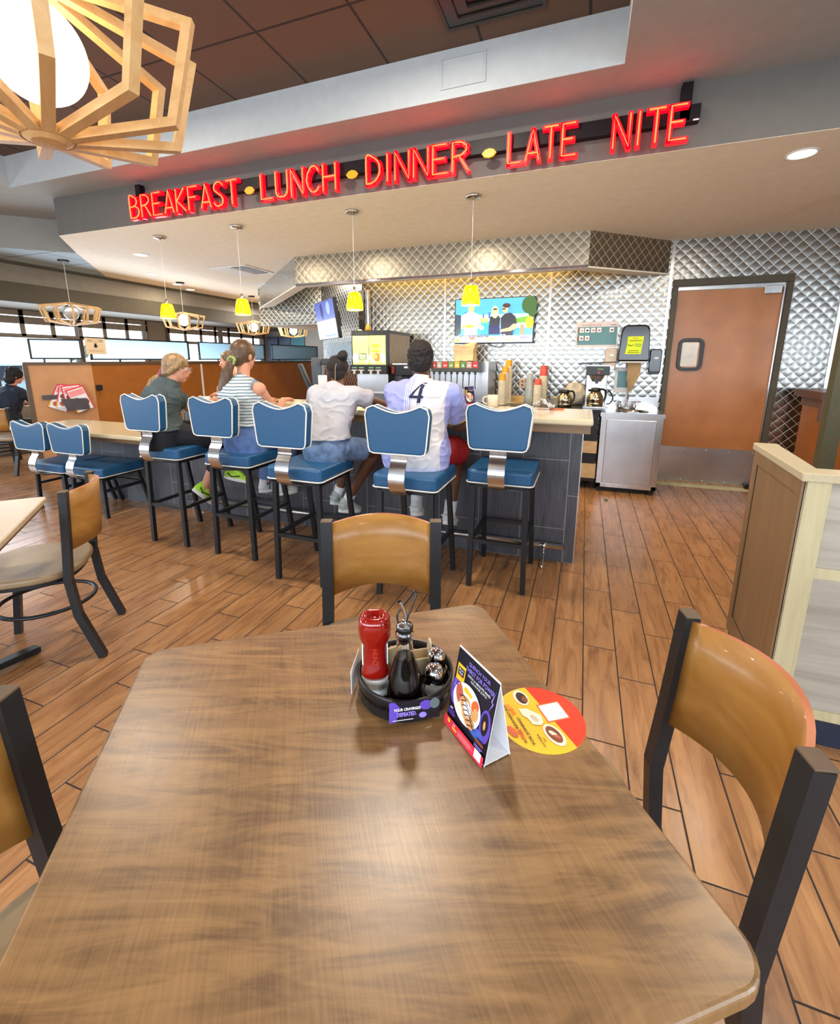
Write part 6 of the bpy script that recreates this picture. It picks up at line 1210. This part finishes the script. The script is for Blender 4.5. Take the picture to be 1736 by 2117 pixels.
def shirt(body, L, s, k, m, ST_, sleeve, hem, wr=.010, neck=.066, name='shirt', loose=1.0, sl_r=.060, cuts=()):
    b = B(); q_ = loose
    trunk(b, L, s, k, ST_, .021*q_, -.14, .006); ell(b, L['pel']+Vector((0, 0, -.02)), (.150*k*s, .118*k*s, .10*s), ST_)
    for sg in 'LR': chain(b, [L['sh'+sg]+Vector((0, 0, .003)), L['chest'].lerp(L['sh'+sg], .5)+Vector((0, 0, .034*s))], [.061*s, .066*s])
    chain(b, [L['chest']+Vector((0, 0, .085*s)), L['chest'].lerp(L['neck'], .72)], [.080*s, .068*s]); flatcone(b, L['chest'].lerp(L['neck'], .5), L['neck'].lerp(L['chest'], .06), .088*s, neck*s)
    if sleeve:
        for sg in 'LR': sh_, el = L['sh'+sg], L['el'+sg]; sph(b, sh_, .063*s, 3); flatcone(b, sh_, sh_.lerp(el, sleeve), .062*s, sl_r*s*1.12)
    return melt(b, name, m, body, .0065, 3, wr, (10, 10, 7), folds=.028, cuts=[((0, 0, hem), (0, 0, -1))]+list(cuts))
def hair(body, H_, m, pieces, wr=.0, wr2=.0, name='hair', voxel=.006, cuts=(), wscale=(70, 70, 8)):
    b = B()
    for p in pieces:
        if p[0] == 'e': ell(b, p[1], p[2], p[3] if len(p) > 3 else None)
        else: chain(b, p[1], p[2])
    return melt(b, name, m, body, voxel, 2, wr, wscale, wr2, cuts=cuts)

# --- man in the number 4 jersey
XM = -.945
J = dict(pel=(XM, 2.60, .87), waist=(XM, 2.62, 1.03), chest=(XM, 2.69, 1.17), neck=(XM+.005, 2.73, 1.30), head=(XM-.03, 2.77, 1.395), shL=(XM-.185, 2.71, 1.215), shR=(XM+.185, 2.71, 1.215), elL=(XM-.22, 2.93, 1.10), elR=(XM+.215, 2.83, 1.00), wrL=(XM-.12, 3.12, 1.105), wrR=(XM+.10, 3.02, 1.105), hipL=(XM-.10, 2.66, .85), hipR=(XM+.10, 2.66, .85), knL=(XM-.14, 3.02, .80), knR=(XM+.155, 3.02, .80), anL=(XM-.13, 2.98, .40), anR=(XM+.125, 2.96, .37), toeL=(.0, 1, -.25), toeR=(.1, 1, -.35), hdL=(.3, 1, -.05), hdR=(-.3, 1, -.05), look=(-.25, 1, -.12))
body, L, HM, hp, ST_, sd, fw_, hs = person('man in a white and lavender number 4 jersey seated at the tall counter', J, 1.0, M_SKINB, 1.06)
shirt(body, L, 1.0, 1.16, jersey_mat(), ST_, .70, .775, .012, .070, 'jersey', 1.02, .070)
num = [('poly', M_NAVY, [(.058, 0), (.080, 0), (.0845, .030), (.094, .030), (.0965, .046), (.087, .046), (.098, .130), (.074, .130), (.0, .046), (-.003, .030), (.0625, .030)]), ('poly', None, [(.0648, .046), (.0705, .093), (.026, .046)])]
b = B()
bvh = None
from mathutils.bvhtree import BVHTree
jm = [c for c in kids(body) if c.name.startswith('jersey')][0]; tmpb = B(); tmpb.from_mesh(jm.data); bvh = BVHTree.FromBMesh(tmpb); tmpb.free()
def stick(poly_rows, off=.005):
    """number built from small quads laid on the cloth"""
    for (x0, x1, z0, z1, sl0, sl1) in poly_rows:
        n_ = 10; prev = None
        for i in range(n_+1):
            z = z0+(z1-z0)*i/n_; a = x0+sl0*i/n_; c = x1+sl1*i/n_; row = []
            for j in range(7):
                x = a+(c-a)*j/6; hit = bvh.ray_cast(Vector((x, -1, z)), Vector((0, 1, 0)))
                row.append(b.verts.new((hit[0] if hit[0] else Vector((x, 0, z)))+Vector((0, -off, 0))))
            if prev:
                for j in range(6): b.faces.new((prev[j], prev[j+1], row[j+1], row[j]))
            prev = row
x0, z0 = .018, 1.172
stick([(x0+.014, x0+.034, z0, z0+.112, .008, .008), (x0-.036, x0+.048, z0+.026, z0+.041, 0, 0), (x0-.036, x0-.018, z0+.034, z0+.112, .056, .046)])
put('jersey_number', b, M_NAVY, jm, smooth=True)
for sg in 'LR':
    sh_, el = L['sh'+sg], L['el'+sg]; d_ = (el-sh_); b = B(); flatcone(b, sh_+d_*.685, sh_+d_*.715, .0795, .080); put('cuff', b, mat('gold_trim', (206, 176, 90), .7), jm, smooth=True)
trousers(body, L, 1.0, 1.06, M_RED, 'shorts', .92, 1.12, ST_=ST_)
hair(body, L['head'], M_HBLACK, [('e', hp(0, -.012, .052), (.080*hs, .096*hs, .082*hs), HM), ('e', hp(0, -.045, .01), (.072*hs, .060*hs, .070*hs), HM), ('e', hp(0, .0, .10), (.062*hs, .075*hs, .045*hs), HM)], .006, .007, 'hair', .005, wscale=(140, 140, 140))
for sg in 'LR': sock(body, L, sg, 1.0, .085); shoe(body, L, J, sg, 1.0, 'white')
# --- child in the white tee
XG = -1.60
J = dict(pel=(XG+.02, 2.585, .86), waist=(XG+.02, 2.63, .98), chest=(XG+.01, 2.74, 1.13), neck=(XG+.01, 2.80, 1.235), head=(XG-.015, 2.85, 1.338), shL=(XG-.135, 2.76, 1.185), shR=(XG+.155, 2.76, 1.185), elL=(XG-.27, 2.96, 1.10), elR=(XG+.27, 2.98, 1.105), wrL=(XG-.12, 3.10, 1.10), wrR=(XG+.12, 3.12, 1.105), hipL=(XG-.06, 2.63, .84), hipR=(XG+.10, 2.63, .84), knL=(XG+.02, 2.97, .79), knR=(XG+.22, 2.95, .78), anL=(XG-.13, 2.99, .40), anR=(XG-.02, 2.93, .37), toeL=(.25, 1, -.30), toeR=(.45, 1, -.25), hdL=(.8, .6, -.05), hdR=(-.8, .6, -.05), look=(-.45, 1, -.18), hs=(1.08, 0, 0))
body, L, HM, hp, ST_, sd, fw_, hs = person('child in a white tee shirt and denim shorts with hair in a high bun', J, .86, M_SKINB, .95)
shirt(body, L, .86, 1.06, M_WTEE, ST_, .42, .915, .013, .076, 'tee_shirt', 1.08, .066)
trousers(body, L, .86, 1.05, M_DENIMD, 'denim_shorts', .62, 1.05, ST_=ST_)
hr_ = hair(body, L['head'], M_HBLACK, [('e', hp(0, -.016, .036), (.080*hs, .096*hs, .084*hs), HM), ('e', hp(0, -.05, -.01), (.060*hs, .045*hs, .060*hs), HM)], .003, .002)
b = B(); sph(b, hp(.045, -.075, .105), .038*hs, 3)
for v in b.verts: v.co += noise.noise_vector(v.co*40)*.010
put('hair_bun', b, M_HBLACK, hr_, smooth=True)
b = B(); tube(b, bez([hp(.02, -.085, .085), hp(-.005, -.115, .02), hp(-.01, -.10, -.06), hp(-.02, -.085, -.11)], 5), .0035, 6); put('blond_strand', b, M_HBLOND, hr_, smooth=True)
for sg in 'LR': sock(body, L, sg, .90, .08); shoe(body, L, J, sg, .95, 'suede')
# --- girl in the striped top
XS = -2.295
J = dict(pel=(XS+.03, 2.64, .88), waist=(XS+.015, 2.64, 1.01), chest=(XS, 2.66, 1.15), neck=(XS-.01, 2.70, 1.30), head=(XS-.025, 2.74, 1.445), shL=(XS-.155, 2.66, 1.205), shR=(XS+.150, 2.66, 1.215), elL=(XS-.19, 2.84, 1.05), elR=(XS+.19, 2.80, 1.02), wrL=(XS-.10, 3.03, 1.11), wrR=(XS+.10, 3.00, 1.11), hipL=(XS-.06, 2.68, .86), hipR=(XS+.12, 2.68, .86), knL=(XS-.04, 3.03, .80), knR=(XS+.14, 3.03, .80), anL=(XS-.14, 3.03, .42), anR=(XS+.02, 3.04, .41), toeL=(.35, 1, -.1), toeR=(.35, 1, -.1), hdL=(.2, 1, 0), hdR=(-.1, 1, .1), look=(.10, 1, -.10))
body, L, HM, hp, ST_, sd, fw_, hs = person('girl in a grey striped sleeveless top with a long brown ponytail', J, .95, M_SKIN, .95)
shirt(body, L, .95, 1.0, stripe_mat(), ST_, 0, .965, .010, .066, 'striped_top', 1.04, cuts=[(L['shR']-sd*.030+Vector((0, 0, .012)), sd*.75+Vector((0, 0, .66))), (L['shL']+sd*.030+Vector((0, 0, .012)), -sd*.75+Vector((0, 0, .66)))])
tp = kids(body)[-1]
for sg, sx in (('L', -1), ('R', 1)):
    c_ = L['sh'+sg]-sd*sx*.024; b = B(); tube(b, [c_+Vector((0, math.cos(a)*.064, math.sin(a)*.078-.018))+sd*sx*(.006*math.cos(a*2)) for a in [2*PI*q_/24 for q_ in range(24)]], .007, 6, closed=True); put('armhole_trim', b, mat('pale_blue_trim', (120, 154, 184), .9), tp, smooth=True)
trousers(body, L, .95, 1.06, M_DENIM, 'jeans', 1.9, 1.35, ST_=ST_)
hr_ = hair(body, L['head'], M_HBROWN, [('e', hp(0, -.012, .030), (.083*hs, .102*hs, .096*hs), HM), ('e', hp(0, -.06, -.005), (.066*hs, .052*hs, .075*hs), HM), ('c', [hp(.0, -.10, -.02), hp(-.01, -.115, -.06)], [.026, .022])], .0018)
b = B(); chain(b, [hp(-.005, -.115, -.055), hp(-.03, -.135, -.14), hp(-.06, -.135, -.26), hp(-.085, -.125, -.42)], [.024, .038, .040, .026]); chain(b, [hp(-.06, -.135, -.20), hp(-.05, -.14, -.34)], [.03, .018]); melt(b, 'ponytail', M_HBROWN, hr_, .006, 2, .007, (60, 60, 5))
b = B(); tube(b, [hp(.0+math.cos(a)*.032*(1+.15*math.sin(5*a)), -.118, -.045+math.sin(a)*.026*(1+.15*math.cos(7*a))) for a in [2*PI*q_/30 for q_ in range(30)]], .010, 8, closed=True); put('scrunchie', b, mat('green_scrunchie', (150, 174, 100), .9), hr_, smooth=True)
for sg in 'LR': shoe(body, L, J, sg, .95, 'canvas')
# --- woman in the slate tee, turned towards the right
XW_ = -3.11
J = dict(pel=(XW_+.09, 2.60, .875), waist=(XW_+.06, 2.62, 1.00), chest=(XW_+.03, 2.68, 1.12), neck=(XW_+.055, 2.745, 1.245), head=(XW_+.085, 2.79, 1.350), shL=(XW_-.04, 2.80, 1.155), shR=(XW_+.115, 2.58, 1.150), elL=(XW_+.06, 2.95, 1.00), elR=(XW_+.13, 2.56, .905), wrL=(XW_+.24, 3.02, 1.095), wrR=(XW_+.27, 2.70, .865), hipL=(XW_+.08, 2.69, .86), hipR=(XW_+.14, 2.60, .855), knL=(XW_+.30, 3.03, .80), knR=(XW_+.42, 2.88, .78), anL=(XW_+.30, 3.08, .48), anR=(XW_+.14, 2.90, .36), toeL=(.9, .5, -.30), toeR=(.30, .6, -.75), hdL=(.8, .4, -.1), hdR=(.8, .5, -.25), look=(1, .52, -.14))
body, L, HM, hp, ST_, sd, fw_, hs = person('woman in a slate tee shirt and black leggings with a blonde ponytail', J, .98, M_SKIN, 1.06, eyes=True)
sh1 = shirt(body, L, .98, 1.08, M_GTEE, ST_, .60, .90, .012, .074, 'tee_shirt', 1.06, .066)
trousers(body, L, .98, 1.12, M_LEG, 'leggings', 1.62, 1.0, ST_=ST_, wr=.003)
hr_ = hair(body, L['head'], M_HBLOND, [('e', hp(0, -.014, .036), (.083*hs, .099*hs, .088*hs), HM), ('e', hp(0, -.052, -.010), (.074*hs, .060*hs, .078*hs), HM)]+[('c', [hp(x_, .050, .065), hp(x_*1.28, .028, .018), hp(x_*1.22, -.025, -.028), hp(x_*.2, -.112, -.055)], [.020, .018, .022, .022]) for x_ in (-.058, .058)], .0012, wscale=(16, 16, 90))
b = B(); chain(b, [hp(.0, -.115, -.06), hp(.02, -.165, -.12), hp(.03, -.20, -.21), hp(.035, -.225, -.31)], [.022, .032, .032, .014]); melt(b, 'ponytail', M_HBLOND, hr_, .006, 2, .006, (60, 60, 5))
b = B(); tube(b, [hp(math.cos(a)*.030*(1+.15*math.sin(5*a)), -.122+.012*math.cos(a), -.055+math.sin(a)*.028) for a in [2*PI*q_/30 for q_ in range(30)]], .012, 8, closed=True); put('scrunchie', b, mat('magenta_scrunchie', (150, 52, 96), .5), hr_, smooth=True)
gl_ = B()
for sx in (-1, 1): tube(gl_, [hp(sx*.033+math.cos(a)*.022, .100, .004+math.sin(a)*.018) for a in [2*PI*q_/20 for q_ in range(20)]], .0012, 6, closed=True); tube(gl_, [hp(sx*.054, .098, .010), hp(sx*.078, .045, .010), hp(sx*.080, -.01, .004)], .0018, 6)
tube(gl_, [hp(-.012, .101, .006), hp(.012, .101, .006)], .0018, 6); put('glasses', gl_, M_STEEL, body)
b = B(); d_ = (L['wrR']-L['elR']).normalized(); tube(b, [L['wrR']-d_*.03+Matrix.Rotation(a, 3, d_) @ d_.orthogonal().normalized()*.031 for a in [2*PI*q_/20 for q_ in range(20)]], .007, 6, closed=True); put('wrist_band', b, mat('olive_band', (170, 160, 70), .6), body, smooth=True)
for sg in 'LR': shoe(body, L, J, sg, .98, 'lime')
# --- child behind the girl, facing left
XK = -3.22
J = dict(pel=(XK+.06, 4.0, .72), waist=(XK+.04, 3.97, .85), chest=(XK-.06, 3.95, 1.04), neck=(XK-.17, 3.93, 1.24), head=(XK-.30, 3.92, 1.40), shL=(XK-.07, 4.07, 1.13), shR=(XK-.08, 3.80, 1.13), elL=(XK+.05, 4.12, .93), elR=(XK+.10, 3.66, 1.02), wrL=(XK-.05, 4.02, .96), wrR=(XK+.05, 3.42, 1.120), hipL=(XK, 4.05, .70), hipR=(XK, 3.91, .70), knL=(XK-.12, 4.05, .42), knR=(XK-.10, 3.91, .42), anL=(XK-.02, 4.05, .10), anR=(XK, 3.91, .10), toeL=(-1, -.2, 0), toeR=(-1, -.2, 0), hdL=(-1, 0, 0), hdR=(-.95, -.25, -.12), look=(-.80, -.60, -.22))
body, L, HM, hp, ST_, sd, fw_, hs = person('child with pale face behind the girl in the striped top, reaching over the counter', J, .90, M_SKIN, .9, eyes=True)
shirt(body, L, .90, 1.0, M_GTEE, ST_, .5, .80, .008, .070, 'tee_shirt', 1.04); trousers(body, L, .9, 1.0, M_DENIM, 'jeans', 1.95, 1.1, ST_=ST_)
hair(body, L['head'], M_HBROWN, [('e', hp(0, -.02, .040), (.082*hs, .092*hs, .084*hs), HM), ('e', hp(0, -.055, -.01), (.066*hs, .048*hs, .06*hs), HM), ('c', [hp(.03, .05, .085), hp(.05, .03, .06)], [.016, .014])], .004)
for sg in 'LR': shoe(body, L, J, sg, .85, 'white')
# --- seated person far left
XP, YP = -7.45, 3.92
J = dict(pel=(XP, YP, .56), waist=(XP, YP+.02, .72), chest=(XP+.01, YP+.08, .90), neck=(XP+.02, YP+.14, 1.08), head=(XP+.03, YP+.19, 1.20), shL=(XP-.17, YP+.08, .99), shR=(XP+.19, YP+.10, .99), elL=(XP-.22, YP+.30, .80), elR=(XP+.25, YP+.32, .82), wrL=(XP-.10, YP+.50, .80), wrR=(XP+.12, YP+.56, .80), hipL=(XP-.09, YP+.06, .53), hipR=(XP+.09, YP+.06, .53), knL=(XP-.10, YP+.46, .50), knR=(XP+.10, YP+.46, .50), anL=(XP-.10, YP+.42, .10), anR=(XP+.10, YP+.42, .10), toeL=(0, 1, 0), toeR=(0, 1, 0), hdL=(.3, 1, 0), hdR=(-.3, 1, 0), look=(.35, 1, -.2))
body, L, HM, hp, ST_, sd, fw_, hs = person('person in a dark top with wavy black hair at the far left window', J, .98, M_SKIN, 1.05)
shirt(body, L, .98, 1.12, mat('dark_navy_top', (34, 42, 58), .85), ST_, .95, .52, .010, .070, 'dark_top', 1.05, .060); trousers(body, L, .98, 1.05, M_LEG, 'trousers', 1.95, 1.1, ST_=ST_)
hair(body, L['head'], M_HBLACK, [('e', hp(0, -.015, .035), (.094*hs, .105*hs, .095*hs), HM), ('e', hp(0, -.055, -.05), (.088*hs, .062*hs, .09*hs), HM)], .012, .004, wscale=(25, 25, 18))
for sg in 'LR': shoe(body, L, J, sg, .95, 'white')
